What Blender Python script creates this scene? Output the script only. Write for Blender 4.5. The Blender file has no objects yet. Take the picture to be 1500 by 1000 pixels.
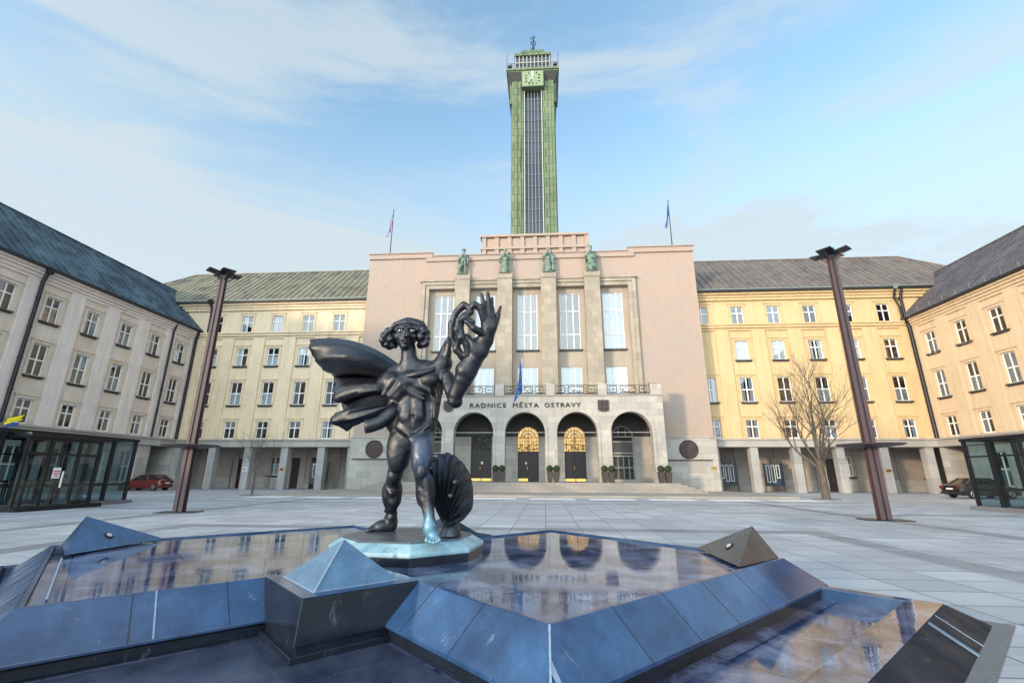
import bpy, bmesh, math, random
import numpy as np
from mathutils import Vector, Matrix
R = math.radians
sc = bpy.context.scene
COL = sc.collection
random.seed(7)

# ------------------------------------------------------------------ mesh builder
class MB:
    def __init__(self):
        self.v = []; self.f = []; self.m = Matrix.Identity(4)
    def add(self, vs, fs):
        n = len(self.v)
        self.v += [tuple(self.m @ Vector(p)) for p in vs]
        self.f += [tuple(n + i for i in f) for f in fs]
    def quad(self, a, b, c, d):
        self.add([a, b, c, d], [(0, 1, 2, 3)])
    def tri(self, a, b, c):
        self.add([a, b, c], [(0, 1, 2)])
    def box(self, x0, x1, y0, y1, z0, z1):
        self.add([(x0, y0, z0), (x1, y0, z0), (x1, y1, z0), (x0, y1, z0), (x0, y0, z1), (x1, y0, z1), (x1, y1, z1), (x0, y1, z1)],
                 [(0, 3, 2, 1), (4, 5, 6, 7), (0, 1, 5, 4), (1, 2, 6, 5), (2, 3, 7, 6), (3, 0, 4, 7)])
    def hull8(self, lo, hi):          # two quads (4 pts each) joined
        self.add(list(lo) + list(hi), [(0, 3, 2, 1), (4, 5, 6, 7), (0, 1, 5, 4), (1, 2, 6, 5), (2, 3, 7, 6), (3, 0, 4, 7)])
    def loft(self, rings, cap=True, closed=False):
        n = len(rings[0]); vs = [p for r in rings for p in r]; fs = []
        m = len(rings)
        for i in range(m if closed else m - 1):
            j = (i + 1) % m
            for k in range(n):
                l = (k + 1) % n
                fs.append((i * n + k, i * n + l, j * n + l, j * n + k))
        if cap and not closed:
            fs.append(tuple(range(n - 1, -1, -1))); fs.append(tuple((m - 1) * n + k for k in range(n)))
        self.add(vs, fs)
    def tube(self, pts, rad, n=8, cap=True, closed=False):
        pts = [Vector(p) for p in pts]
        if not hasattr(rad, '__len__'): rad = [rad] * len(pts)
        rings = []; m = len(pts); up = None
        for i, p in enumerate(pts):
            if closed: t = pts[(i + 1) % m] - pts[i - 1]
            else: t = pts[min(i + 1, m - 1)] - pts[max(i - 1, 0)]
            t = t.normalized() if t.length > 1e-9 else Vector((0, 0, 1))
            if up is None: up = Vector((0, 0, 1)) if abs(t.z) < .9 else Vector((1, 0, 0))
            a = t.cross(up)
            if a.length < 1e-6: a = t.orthogonal()
            a.normalize(); b = a.cross(t).normalized(); up = b
            rings.append([p + (a * math.cos(2 * math.pi * k / n) + b * math.sin(2 * math.pi * k / n)) * rad[i] for k in range(n)])
        self.loft(rings, cap, closed)
    def bar(self, a, b, w, h=None):   # rectangular bar between two points
        h = h or w
        a = Vector(a); b = Vector(b); t = (b - a).normalized()
        up = Vector((0, 0, 1)) if abs(t.z) < .95 else Vector((0, 1, 0))
        s = t.cross(up).normalized(); u = s.cross(t).normalized()
        q = [s * (-w / 2) - u * (h / 2), s * (w / 2) - u * (h / 2), s * (w / 2) + u * (h / 2), s * (-w / 2) + u * (h / 2)]
        self.hull8([a + k for k in q], [b + k for k in q])
    def prism(self, poly, y0, y1):    # polygon in x,z extruded along y
        n = len(poly)
        self.add([(x, y0, z) for x, z in poly] + [(x, y1, z) for x, z in poly],
                 [tuple(range(n)), tuple(range(2 * n - 1, n - 1, -1))] + [(i, i + n, (i + 1) % n + n, (i + 1) % n) for i in range(n)])
    def slab(self, poly, z0, z1):     # polygon in x,y extruded along z
        n = len(poly)
        self.add([(x, y, z0) for x, y in poly] + [(x, y, z1) for x, y in poly],
                 [tuple(range(n - 1, -1, -1)), tuple(range(n, 2 * n))] + [(i, (i + 1) % n, (i + 1) % n + n, i + n) for i in range(n)])
    def lathe(self, prof, n=24, c=(0, 0, 0)):
        rings = [[(c[0] + r * math.cos(2 * math.pi * k / n), c[1] + r * math.sin(2 * math.pi * k / n), c[2] + z) for k in range(n)] for r, z in prof]
        self.loft(rings, True)
    def ball(self, c, r, nu=12, nv=8, jit=0):
        rx, ry, rz = r if hasattr(r, '__len__') else (r, r, r)
        rings = []
        for i in range(1, nv):
            a = math.pi * i / nv
            rings.append([(c[0] + rx * math.sin(a) * math.cos(2 * math.pi * k / nu) * (1 + random.uniform(-jit, jit)),
                           c[1] + ry * math.sin(a) * math.sin(2 * math.pi * k / nu) * (1 + random.uniform(-jit, jit)),
                           c[2] - rz * math.cos(a)) for k in range(nu)])
        self.loft(rings, True)
    def build(self, name, mat, parent=None, smooth=None, bevel=0, recalc=True, mats=None):
        me = bpy.data.meshes.new(name)
        me.from_pydata(self.v, [], self.f)
        if recalc:
            bm = bmesh.new(); bm.from_mesh(me); bmesh.ops.recalc_face_normals(bm, faces=bm.faces); bm.to_mesh(me); bm.free()
        me.materials.append(mat)
        if smooth is not None:
            me.shade_smooth(); me.set_sharp_from_angle(angle=R(smooth))
        o = link(name, me, parent)
        if bevel:
            b = o.modifiers.new('bevel', 'BEVEL'); b.width = bevel; b.segments = 2; b.limit_method = 'ANGLE'; b.angle_limit = R(35)
        return o

def link(name, me, parent=None):
    o = bpy.data.objects.new(name, me); COL.objects.link(o)
    if parent is not None: o.parent = parent
    return o
def tag(o, label, cat, group=None, kind=None):
    if label: o['label'] = label
    if cat: o['category'] = cat
    if group: o['group'] = group
    if kind: o['kind'] = kind
    return o
def thing(name, label, cat, loc=(0, 0, 0), rz=0, group=None):
    o = bpy.data.objects.new(name, None); COL.objects.link(o)
    o.location = loc; o.rotation_euler = (0, 0, rz); o.empty_display_size = .3
    return tag(o, label, cat, group)
def struct(o):
    o['kind'] = 'structure'; return o
def copy_tree(o, parent=None):
    c = o.copy(); COL.objects.link(c)
    if parent is not None: c.parent = parent
    for ch in list(o.children): copy_tree(ch, c)
    return c
def name_of(o): return o.name.split('.')[0]

# ------------------------------------------------------------------ materials
class NT:
    def __init__(self, name):
        self.mat = bpy.data.materials.new(name); self.mat.use_nodes = True
        self.t = self.mat.node_tree; self.n = self.t.nodes; self.l = self.t.links
        self.b = self.n['Principled BSDF']; self.out = self.n['Material Output']
    def node(self, ty, **kw):
        n = self.n.new(ty)
        for k, v in kw.items():
            if k.startswith('i_'): self.setin(n, k[2:], v)
            else: setattr(n, k, v)
        return n
    def setin(self, n, k, v):
        k = int(k) if k.isdigit() else k.replace('_', ' ')
        s = n.inputs[k]
        if isinstance(v, bpy.types.NodeSocket): self.l.new(v, s)
        else: s.default_value = v
    def set(self, k, v):
        s = self.b.inputs[k]
        if isinstance(v, bpy.types.NodeSocket): self.l.new(v, s)
        else: s.default_value = (*v, 1) if (hasattr(v, '__len__') and len(v) == 3) else v
    def obj(self): return self.node('ShaderNodeTexCoord').outputs['Object']
    def pos(self): return self.node('ShaderNodeNewGeometry').outputs['Position']
    def map(self, v, scale=(1, 1, 1), rot=(0, 0, 0), loc=(0, 0, 0)):
        m = self.node('ShaderNodeMapping'); self.l.new(v, m.inputs[0])
        m.inputs['Scale'].default_value = scale; m.inputs['Rotation'].default_value = rot; m.inputs['Location'].default_value = loc
        return m.outputs[0]
    def noise(self, v, scale, detail=4, rough=.55, dist=0):
        n = self.node('ShaderNodeTexNoise'); self.l.new(v, n.inputs['Vector'])
        n.inputs['Scale'].default_value = scale; n.inputs['Detail'].default_value = detail
        n.inputs['Roughness'].default_value = rough; n.inputs['Distortion'].default_value = dist
        return n.outputs['Fac']
    def ramp(self, f, a, b, ca=(0, 0, 0), cb=(1, 1, 1)):
        n = self.node('ShaderNodeValToRGB'); self.l.new(f, n.inputs[0])
        e = n.color_ramp.elements; e[0].position = a; e[1].position = b
        e[0].color = (*ca, 1); e[1].color = (*cb, 1)
        return n.outputs[0]
    def mix(self, f, a, b, mode='MIX'):
        n = self.node('ShaderNodeMix', data_type='RGBA', blend_type=mode)
        for s, v in ((n.inputs[0], f), (n.inputs[6], a), (n.inputs[7], b)):
            if isinstance(v, bpy.types.NodeSocket): self.l.new(v, s)
            else: s.default_value = (*v, 1) if hasattr(v, '__len__') else v
        return n.outputs[2]
    def math(self, op, a, b=0.0, clamp=False):
        n = self.node('ShaderNodeMath', operation=op, use_clamp=clamp)
        for s, v in ((n.inputs[0], a), (n.inputs[1], b)):
            if isinstance(v, bpy.types.NodeSocket): self.l.new(v, s)
            else: s.default_value = v
        return n.outputs[0]
    def sep(self, v):
        n = self.node('ShaderNodeSeparateXYZ'); self.l.new(v, n.inputs[0]); return n.outputs
    def comb(self, x, y, z=0.0):
        n = self.node('ShaderNodeCombineXYZ')
        for s, v in zip(n.inputs, (x, y, z)):
            if isinstance(v, bpy.types.NodeSocket): self.l.new(v, s)
            else: s.default_value = v
        return n.outputs[0]
    def bump(self, h, strength=.3, dist=.02):
        n = self.node('ShaderNodeBump'); self.l.new(h, n.inputs['Height'])
        n.inputs['Strength'].default_value = strength; n.inputs['Distance'].default_value = dist
        self.l.new(n.outputs[0], self.b.inputs['Normal'])
    def brick(self, v, bw, rh, mortar, c1=(0, 0, 0), c2=(1, 1, 1), cm=(.5, .5, .5), off=.5, smooth=.1):
        n = self.node('ShaderNodeTexBrick'); self.l.new(v, n.inputs['Vector'])
        n.inputs['Scale'].default_value = 1; n.inputs['Brick Width'].default_value = bw; n.inputs['Row Height'].default_value = rh
        n.inputs['Mortar Size'].default_value = mortar; n.inputs['Mortar Smooth'].default_value = smooth
        n.inputs['Color1'].default_value = (*c1, 1); n.inputs['Color2'].default_value = (*c2, 1); n.inputs['Mortar'].default_value = (*cm, 1)
        n.offset = off
        return n
    def uv(self):                     # facade coordinates: along the wall, up
        x, y, z = self.sep(self.obj())
        return self.comb(self.math('ADD', x, y), z, 0.0)

def flat(name, c, rough=.6, metal=0, var=.12, scale=3, bump=.0, spec=.5):
    t = NT(name); o = t.obj()
    f = t.noise(o, scale, 5)
    t.set('Base Color', t.mix(f, tuple(k * (1 - var) for k in c), tuple(min(1, k * (1 + var)) for k in c)))
    t.set('Roughness', rough); t.set('Metallic', metal); t.set('Specular IOR Level', spec)
    if bump: t.bump(t.noise(o, scale * 8, 4), bump, .01)
    return t.mat

def plaster(name, c, stain, amt=.5, warm=None, runs=.42):
    t = NT(name); o = t.obj(); uv = t.uv()
    big = t.ramp(t.noise(o, .35, 5, .6), .38, .66)
    base = t.mix(t.math('MULTIPLY', big, amt), c, stain)
    blot = t.ramp(t.noise(o, 1.6, 7, .7, .4), .52, .72); base = t.mix(t.math('MULTIPLY', blot, .45 * amt), base, tuple(k * .78 for k in stain))
    run = t.ramp(t.noise(t.map(uv, (2.6, .16, 1)), 1.0, 5, .65), .5, .78)
    base = t.mix(t.math('MULTIPLY', run, runs * 1.35, True), base, tuple(k * .62 for k in stain))
    if warm: base = t.mix(t.ramp(t.noise(o, .8, 3), .5, .7), base, warm)
    fine = t.noise(o, 9, 6, .7)
    base = t.mix(.28, base, t.ramp(fine, .25, .75, (.25, .25, .25), (1, 1, 1)), 'MULTIPLY')
    t.set('Base Color', base); t.set('Roughness', .85); t.set('Specular IOR Level', .25)
    t.bump(t.noise(o, 30, 5), .25, .01)
    return t.mat

def ashlar(name, c, stain, bw=1.1, rh=.55, amt=.5, joint=.55, m=.012):
    t = NT(name); o = t.obj(); uv = t.uv()
    b = t.brick(uv, bw, rh, m, (.78, .78, .78), (1.06, 1.05, 1.03), (joint, joint, joint))
    base = t.mix(1.0, c, b.outputs['Color'], 'MULTIPLY')
    big = t.ramp(t.noise(o, .5, 6, .62), .4, .68)
    base = t.mix(t.math('MULTIPLY', big, amt), base, stain)
    run = t.ramp(t.noise(t.map(uv, (3.2, .2, 1)), 1.0, 6, .7), .5, .8)
    base = t.mix(t.math('MULTIPLY', run, .4), base, tuple(k * .55 for k in stain))
    fine = t.noise(o, 14, 6, .7)
    base = t.mix(.35, base, t.ramp(fine, .25, .75, (.3, .3, .3), (1, 1, 1)), 'MULTIPLY')
    t.set('Base Color', base); t.set('Roughness', .75); t.set('Specular IOR Level', .3)
    t.bump(b.outputs['Fac'], -.4, .01)
    return t.mat

def copper(name, c, dark, light, amt, thr=.5):
    t = NT(name); o = t.obj()
    st = t.map(o, (1, 1, 1))
    n1 = t.ramp(t.noise(st, .55, 7, .68, .6), thr - .07, thr + .1)
    n2 = t.ramp(t.noise(st, 1.7, 6, .6), .4, .7)
    base = t.mix(n2, c, light)
    base = t.mix(t.math('MULTIPLY', n1, amt), base, dark)
    pan = t.noise(t.map(o, (1.35, .02, .02)), 1.0, 0)
    base = t.mix(.35, base, t.ramp(pan, .3, .7, (.55, .55, .55), (1, 1, 1)), 'MULTIPLY')
    t.set('Base Color', base); t.set('Roughness', .55); t.set('Metallic', .0); t.set('Specular IOR Level', .35)
    t.bump(t.noise(o, 6, 4), .2, .02)
    return t.mat

def glass(name, tint=(.8, .9, .92), refl=.10, rough=.02, ior=1.5):
    t = NT(name); t.n.remove(t.b)
    tr = t.node('ShaderNodeBsdfTransparent'); tr.inputs[0].default_value = (*tint, 1)
    gl = t.node('ShaderNodeBsdfGlossy'); gl.inputs['Roughness'].default_value = rough; gl.inputs[0].default_value = (1, 1, 1, 1)
    fr = t.node('ShaderNodeFresnel'); fr.inputs[0].default_value = ior
    w = t.noise(t.obj(), .9, 2); bp = t.node('ShaderNodeBump'); t.l.new(w, bp.inputs['Height']); bp.inputs['Strength'].default_value = .04; bp.inputs['Distance'].default_value = .1
    t.l.new(bp.outputs[0], gl.inputs['Normal'])
    mx = t.node('ShaderNodeMixShader'); t.l.new(t.math('ADD', fr.outputs[0], refl, True), mx.inputs[0])
    t.l.new(tr.outputs[0], mx.inputs[1]); t.l.new(gl.outputs[0], mx.inputs[2]); t.l.new(mx.outputs[0], t.out.inputs[0])
    return t.mat

M = {}
M['plaster_shade_side'] = plaster('plaster_shade_side', (.77, .675, .625), (.60, .525, .49), .6)  # the wings' one cream plaster, tinted and lifted for the side in shade
M['plaster_shade_side_field'] = plaster('plaster_shade_side_field', (.72, .63, .565), (.56, .475, .39), .85, (.70, .55, .37))
M['plaster_cream'] = plaster('plaster_cream', (.76, .61, .425), (.60, .48, .335), .55)
M['plaster_sunlit'] = plaster('plaster_sunlit', (.64, .475, .265), (.53, .39, .21), .55)  # same cream plaster with warm sunlight put into the colour
M['plaster_sand'] = plaster('plaster_sand', (.62, .48, .325), (.52, .41, .28), .5)
M['plaster_pink'] = plaster('plaster_pink', (.42, .315, .255), (.365, .315, .285), .75, None, .10)
M['stone_portal'] = ashlar('stone_portal', (.48, .45, .41), (.34, .32, .30), 1.2, .62, .5)
M['stone_pier'] = ashlar('stone_pier', (.42, .37, .30), (.28, .24, .185), .82, .75, .6, .6)
M['stone_base'] = ashlar('stone_base', (.46, .44, .41), (.36, .34, .31), 1.5, .6, .4)
M['stone_pillar'] = ashlar('stone_pillar', (.42, .41, .40), (.25, .24, .24), 3, 1.35, .5, .55)
M['stone_step'] = ashlar('stone_step', (.36, .33, .30), (.24, .21, .19), 1.9, 5, .55, .5)
M['stone_band'] = ashlar('stone_band', (.44, .42, .39), (.32, .30, .28), 2.4, 3, .5, .6)
M['copper_blue'] = copper('copper_blue', (.062, .105, .135), (.018, .026, .046), (.092, .155, .18), .85, .48)
M['copper_green'] = copper('copper_green', (.18, .16, .12), (.052, .045, .042), (.19, .20, .135), .8, .55)
M['copper_brown'] = copper('copper_brown', (.135, .112, .100), (.058, .048, .048), (.18, .155, .135), .55, .55)
M['copper_dark'] = copper('copper_dark', (.090, .082, .095), (.042, .038, .048), (.13, .118, .125), .6, .52)
M['gutter'] = flat('gutter', (.02, .02, .025), .5, .3)
M['gutter_pale'] = flat('gutter_pale', (.22, .27, .24), .5, .3)
M['pipe'] = flat('pipe', (.018, .018, .024), .45, .4)
M['frame_white'] = flat('frame_white', (.72, .71, .69), .5, 0, .06)
M['frame_dark'] = flat('frame_dark', (.03, .025, .025), .5, 0, .06)
M['sill'] = flat('sill', (.06, .055, .055), .5, .2)
M['curtain'] = None
M['interior'] = flat('interior', (.035, .033, .032), .9)
M['glass'] = glass('glass', (.66, .72, .76), .07); M['glass_light'] = glass('glass_light', (.90, .93, .95), .07)
M['glass_clear'] = glass('glass_clear', (.52, .64, .68), .03, .02, 1.2)
M['steel_dark'] = flat('steel_dark', (.016, .018, .022), .4, .5)
M['iron'] = flat('iron', (.012, .012, .014), .5, .5)
M['brass'] = flat('brass', (.80, .52, .16), .3, 1.0)
M['rust_paint'] = flat('rust_paint', (.062, .034, .038), .55, .1, .25, 2.5, .15)
M['lamp_panel'] = flat('lamp_panel', (.022, .024, .034), .35, .3)
M['door_dark'] = flat('door_dark', (.022, .014, .012), .5)
M['door_brown'] = flat('door_brown', (.06, .03, .02), .5)
M['black'] = flat('black', (.012, .012, .014), .5)
def curtain_mat():
    t = NT('curtain'); o = t.obj(); x, y, z = t.sep(o)
    f = t.math('ADD', t.math('MULTIPLY', t.math('SINE', t.math('MULTIPLY', x, 42)), .5), .5)
    oi = t.node('ShaderNodeObjectInfo').outputs['Random']
    c = t.mix(f, (.60, .61, .63), (.80, .80, .80))
    c = t.mix(t.ramp(oi, .35, .95), c, (.34, .32, .30), 'MIX')
    t.set('Base Color', c); t.set('Roughness', .9)
    return t.mat
M['curtain'] = curtain_mat()
def verdigris(name, c, light, dark):
    t = NT(name); o = t.obj()
    base = t.mix(t.ramp(t.noise(o, 1.3, 6, .65), .35, .7), c, light)
    base = t.mix(t.ramp(t.noise(o, 2.4, 5, .6), .48, .60), base, dark)
    t.set('Base Color', base); t.set('Roughness', .65)
    t.bump(t.noise(o, 9, 5), .5, .03)
    return t.mat
M['verdigris'] = verdigris('verdigris', (.11, .18, .135), (.20, .29, .215), (.02, .03, .027))
def tower_mat():
    t = NT('tower_copper'); o = t.obj(); uv = t.uv()
    b = t.brick(uv, .95, 1.35, .035, (.82, .86, .8), (1.08, 1.05, 1.0), (.30, .30, .30), .5)
    base = t.mix(t.ramp(t.noise(o, .25, 4), .35, .7), (.118, .165, .095), (.17, .218, .138))
    base = t.mix(1, base, b.outputs['Color'], 'MULTIPLY')
    run = t.ramp(t.noise(t.map(uv, (2.2, .13, 1)), 1.0, 7, .75, .5), .50, .60)
    x_, y_, z_ = t.sep(o)
    near = t.math('SUBTRACT', 1.0, t.math('DIVIDE', t.math('ABSOLUTE', t.math('ADD', x_, 1.95)), .9), True)
    top = t.math('MULTIPLY', t.math('SUBTRACT', z_, 30.0), .08, True)
    base = t.mix(t.math('MULTIPLY', run, t.math('ADD', t.math('ADD', t.math('MULTIPLY', near, .85), t.math('MULTIPLY', top, .25)), .14), True), base, (.035, .04, .03))
    t.set('Base Color', base); t.set('Roughness', .6); t.set('Specular IOR Level', .3)
    t.bump(b.outputs['Fac'], -.5, .03)
    return t.mat
M['tower'] = tower_mat()
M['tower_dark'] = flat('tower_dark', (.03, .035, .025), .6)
# ------------------------------------------------------------------ camera, light, sky
cam_d = bpy.data.cameras.new('camera'); cam = bpy.data.objects.new('camera', cam_d); COL.objects.link(cam)
cam_d.sensor_fit = 'HORIZONTAL'; cam_d.sensor_width = 36.0; cam_d.lens = 36.0 * 677 / 1500
cam_d.clip_end = 3000
def cam_basis(p, y, r):
    fw = Vector((math.sin(y) * math.cos(p), math.cos(y) * math.cos(p), math.sin(p)))
    rt0 = Vector((math.cos(y), -math.sin(y), 0)); up0 = rt0.cross(fw)
    rt = rt0 * math.cos(r) + up0 * math.sin(r); up = up0 * math.cos(r) - rt0 * math.sin(r)
    return rt, up, fw
rt, up, fw = cam_basis(R(16.13), R(-4.0), .004)
cam.matrix_world = Matrix(((rt.x, up.x, -fw.x, 0), (rt.y, up.y, -fw.y, 0), (rt.z, up.z, -fw.z, 1.5), (0, 0, 0, 1)))
sc.camera = cam
SUN_EL, SUN_AZ = R(10), R(224)       # azimuth clockwise from +y: low behind the camera, to the left
sd = Vector((math.sin(SUN_AZ) * math.cos(SUN_EL), math.cos(SUN_AZ) * math.cos(SUN_EL), math.sin(SUN_EL)))
ld = bpy.data.lights.new('sun', 'SUN'); lo = bpy.data.objects.new('sun', ld); COL.objects.link(lo)
ld.energy = 2.0; ld.angle = R(5); ld.color = (1.0, .76, .52)
lo.rotation_euler = (-sd).to_track_quat('-Z', 'Y').to_euler(); lo.location = (-30, -30, 40)
w = bpy.data.worlds.new('World'); sc.world = w; w.use_nodes = True
nt = w.node_tree; nn = nt.nodes; bg = nn['Background']
sky = nn.new('ShaderNodeTexSky'); sky.sky_type = 'NISHITA'; sky.sun_disc = False
sky.sun_elevation = SUN_EL; sky.sun_rotation = SUN_AZ; sky.air_density = 1.0; sky.dust_density = .8; sky.ozone_density = 1.2
tc = nn.new('ShaderNodeTexCoord')
def wnoise(scale, rot, sc_, det=7, rough=.6, dist=.5):
    m = nn.new('ShaderNodeMapping'); m.inputs['Scale'].default_value = sc_; m.inputs['Rotation'].default_value = rot
    nt.links.new(tc.outputs['Generated'], m.inputs[0])
    n = nn.new('ShaderNodeTexNoise'); nt.links.new(m.outputs[0], n.inputs['Vector'])
    n.inputs['Scale'].default_value = scale; n.inputs['Detail'].default_value = det; n.inputs['Roughness'].default_value = rough; n.inputs['Distortion'].default_value = dist
    return n.outputs['Fac']
def wramp(f, a, b, lo_=0., hi_=1.):
    n = nn.new('ShaderNodeMapRange'); n.interpolation_type = 'SMOOTHSTEP'
    nt.links.new(f, n.inputs[0]); n.inputs[1].default_value = a; n.inputs[2].default_value = b; n.inputs[3].default_value = lo_; n.inputs[4].default_value = hi_
    return n.outputs[0]
def wmath(op, a, b):
    n = nn.new('ShaderNodeMath'); n.operation = op; n.use_clamp = True
    for s, v in ((n.inputs[0], a), (n.inputs[1], b)):
        if isinstance(v, bpy.types.NodeSocket): nt.links.new(v, s)
        else: s.default_value = v
    return n.outputs[0]
sepw = nn.new('ShaderNodeSeparateXYZ'); nt.links.new(tc.outputs['Generated'], sepw.inputs[0])
streak = wramp(wnoise(1.15, (R(5), R(-9), R(40)), (.8, 1.1, 4.0), 9, .62, .6), .42, .62, 0, .72)
low = wramp(sepw.outputs[2], .70, .30, .0, .86)
veil = wmath('ADD', low, .05)
cl = wmath('ADD', streak, veil)
clfac = wmath('MULTIPLY', cl, .92)
# unseen sky behind the camera brightened as added fill for the facades
dv = nn.new('ShaderNodeVectorMath'); dv.operation = 'DOT_PRODUCT'; nt.links.new(tc.outputs['Generated'], dv.inputs[0]); dv.inputs[1].default_value = (-.30, -1.0, .35)
sky_fill = wramp(dv.outputs['Value'], .08, .95, 1.0, 4.8)
gm = nn.new('ShaderNodeMix'); gm.data_type = 'RGBA'; gm.blend_type = 'MULTIPLY'; gm.inputs[0].default_value = 1.0
cg = nn.new('ShaderNodeCombineXYZ')
for k in range(3): nt.links.new(sky_fill, cg.inputs[k])
gm.inputs[6].default_value = (2.34, 2.68, 2.82, 1); nt.links.new(cg.outputs[0], gm.inputs[7])
mixw = nn.new('ShaderNodeMix'); mixw.data_type = 'RGBA'
nt.links.new(clfac, mixw.inputs[0]); mixw.inputs[7].default_value = (1, 1, 1, 1); nt.links.new(gm.outputs[2], mixw.inputs[7])
tint = nn.new('ShaderNodeMix'); tint.data_type = 'RGBA'; tint.blend_type = 'MULTIPLY'; tint.inputs[0].default_value = 1.0
nt.links.new(sky.outputs[0], tint.inputs[6]); tint.inputs[7].default_value = (1.52, 1.74, 1.74, 1); nt.links.new(tint.outputs[2], mixw.inputs[6])
nt.links.new(mixw.outputs[2], bg.inputs[0]); bg.inputs[1].default_value = .15
sc.view_settings.view_transform = 'Standard'; sc.view_settings.look = 'None'; sc.view_settings.gamma = 1.0
sc.view_settings.exposure = .97

# ------------------------------------------------------------------ ground
def paving():
    t = NT('paving'); p = t.pos(); x, y, z = t.sep(p)
    b = t.brick(t.comb(x, y, 0.0), 1.0, .74, .015, (.78, .78, .80), (1.08, 1.08, 1.08), (.34, .33, .33), 0)
    b2 = t.brick(t.comb(x, y, 0.0), 4.0, 2.96, .016, (.90, .90, .91), (1.03, 1.03, 1.03), (.8, .8, .8), 0)
    base = t.mix(t.ramp(t.noise(p, .22, 6, .65), .35, .68), (.385, .405, .44), (.50, .525, .56))
    base = t.mix(1, base, b.outputs['Color'], 'MULTIPLY'); base = t.mix(1, base, b2.outputs['Color'], 'MULTIPLY')
    # soot and wet streaks trodden along the paving
    st = t.ramp(t.noise(t.map(p, (.10, .55, 1)), 1.0, 6, .7, .3), .44, .66)
    base = t.mix(t.math('MULTIPLY', st, .6), base, (.25, .25, .27))
    gum = t.ramp(t.noise(p, 7.5, 2, .5), .70, .735); base = t.mix(t.math('MULTIPLY', gum, .35), base, (.20, .20, .21))
    patch = t.ramp(t.noise(t.map(p, (1, 1.6, 1)), .9, 6, .7), .56, .70); base = t.mix(t.math('MULTIPLY', patch, .28), base, (.30, .30, .31))
    fine = t.noise(p, 26, 6, .75)
    base = t.mix(.4, base, t.ramp(fine, .25, .75, (.45, .45, .45), (1, 1, 1)), 'MULTIPLY')
    t.set('Base Color', base); t.set('Roughness', .62); t.set('Specular IOR Level', .4)
    t.bump(b.outputs['Fac'], -.35, .01)
    return t.mat
M['paving'] = paving()
M['paving_dark'] = ashlar('paving_dark', (.20, .20, .22), (.13, .13, .15), 1.25, 1.0, .5, .6)
M['paving_white'] = flat('paving_white', (.62, .62, .62), .6, 0, .12, 1.5)
g = MB(); g.quad((-400, -300, 0), (400, -300, 0), (400, 600, 0), (-400, 600, 0))
struct(g.build('ground', M['paving']))
b = MB()
def strip(x0, x1, y0, y1, z=.004): b.quad((x0, y0, z), (x1, y0, z), (x1, y1, z), (x0, y1, z))
strip(-11.2, 7.75, 14.1, 14.75); strip(7.1, 7.75, 2.0, 14.1); strip(-11.2, -10.55, 2.0, 14.1)
for xx in (-15.2, 11.8): strip(xx, xx + .65, 2, 30.2)
strip(-22, 19, 26.6, 27.1); strip(-22, 19, 30.2, 30.75)
strip(-22, -15.2, 20.9, 21.4); strip(12.45, 19, 20.9, 21.4)
strip(7.75, 11.8, 8.6, 9.0); strip(-15.2, -11.2, 8.6, 9.0)
def dark_flat():
    t = NT('paving_band'); p = t.pos()
    base = t.mix(t.ramp(t.noise(p, .5, 6, .65), .35, .7), (.18, .185, .21), (.29, .295, .325))
    x, y, z = t.sep(p)
    bb = t.brick(t.comb(x, y, 0.0), 1.0, .74, .012, (.9, .9, .9), (1.05, 1.05, 1.05), (.45, .45, .45), 0)
    base = t.mix(1, base, bb.outputs['Color'], 'MULTIPLY')
    base = t.mix(.4, base, t.ramp(t.noise(p, 26, 6, .75), .25, .75, (.45, .45, .45), (1, 1, 1)), 'MULTIPLY')
    t.set('Base Color', base); t.set('Roughness', .6); return t.mat
struct(b.build('paving_band', dark_flat(), recalc=False))
b = MB()
for k in range(-5, 5):
    x0 = -1.5 + k * 3.9
    b.quad((x0 + .45, 31.2, .004), (x0 + 3.45, 31.2, .004), (x0 + 3.45, 33.5, .004), (x0 + .45, 33.5, .004))
struct(b.build('paving_slab', M['paving_white'], recalc=False))
# steps and broad terrace in front of the hall
b = MB()
b.box(-20.5, 17.3, 34.4, 50, -.1, .15)
struct(b.build('terrace', M['stone_step'], bevel=.015))
b = MB()
for i in range(5):
    zt = .9 - .15 * i; e = .42 * i
    b.box(-14.6 - e, 11.5 + e, 41.9 - e, 46.4, zt - .15 + (.001 if i < 4 else 0), zt)
struct(b.build('steps', M['stone_step'], bevel=.012))
# ------------------------------------------------------------------ facade helpers
def wall_holes(mb, x0, x1, z0, z1, holes, y=0.0, dep=.24, floor=True):
    """front face at y with rectangular openings (xa,xb,za,zb) and their reveals going in by dep"""
    xs = sorted({x0, x1, *[h[0] for h in holes], *[h[1] for h in holes]}); zs = sorted({z0, z1, *[h[2] for h in holes], *[h[3] for h in holes]})
    xs = [x for x in xs if x0 <= x <= x1]; zs = [z for z in zs if z0 <= z <= z1]
    for i in range(len(xs) - 1):
        for j in range(len(zs) - 1):
            cx = (xs[i] + xs[i + 1]) / 2; cz = (zs[j] + zs[j + 1]) / 2
            if any(h[0] < cx < h[1] and h[2] < cz < h[3] for h in holes): continue
            mb.quad((xs[i], y, zs[j]), (xs[i + 1], y, zs[j]), (xs[i + 1], y, zs[j + 1]), (xs[i], y, zs[j + 1]))
    for a, b_, c, d in holes:
        mb.quad((a, y, c), (a, y, d), (a, y + dep, d), (a, y + dep, c)); mb.quad((b_, y, c), (b_, y + dep, c), (b_, y + dep, d), (b_, y, d))
        mb.quad((a, y, d), (b_, y, d), (b_, y + dep, d), (a, y + dep, d))
        if c > z0 or floor: mb.quad((a, y, c), (a, y + dep, c), (b_, y + dep, c), (b_, y, c))

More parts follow.
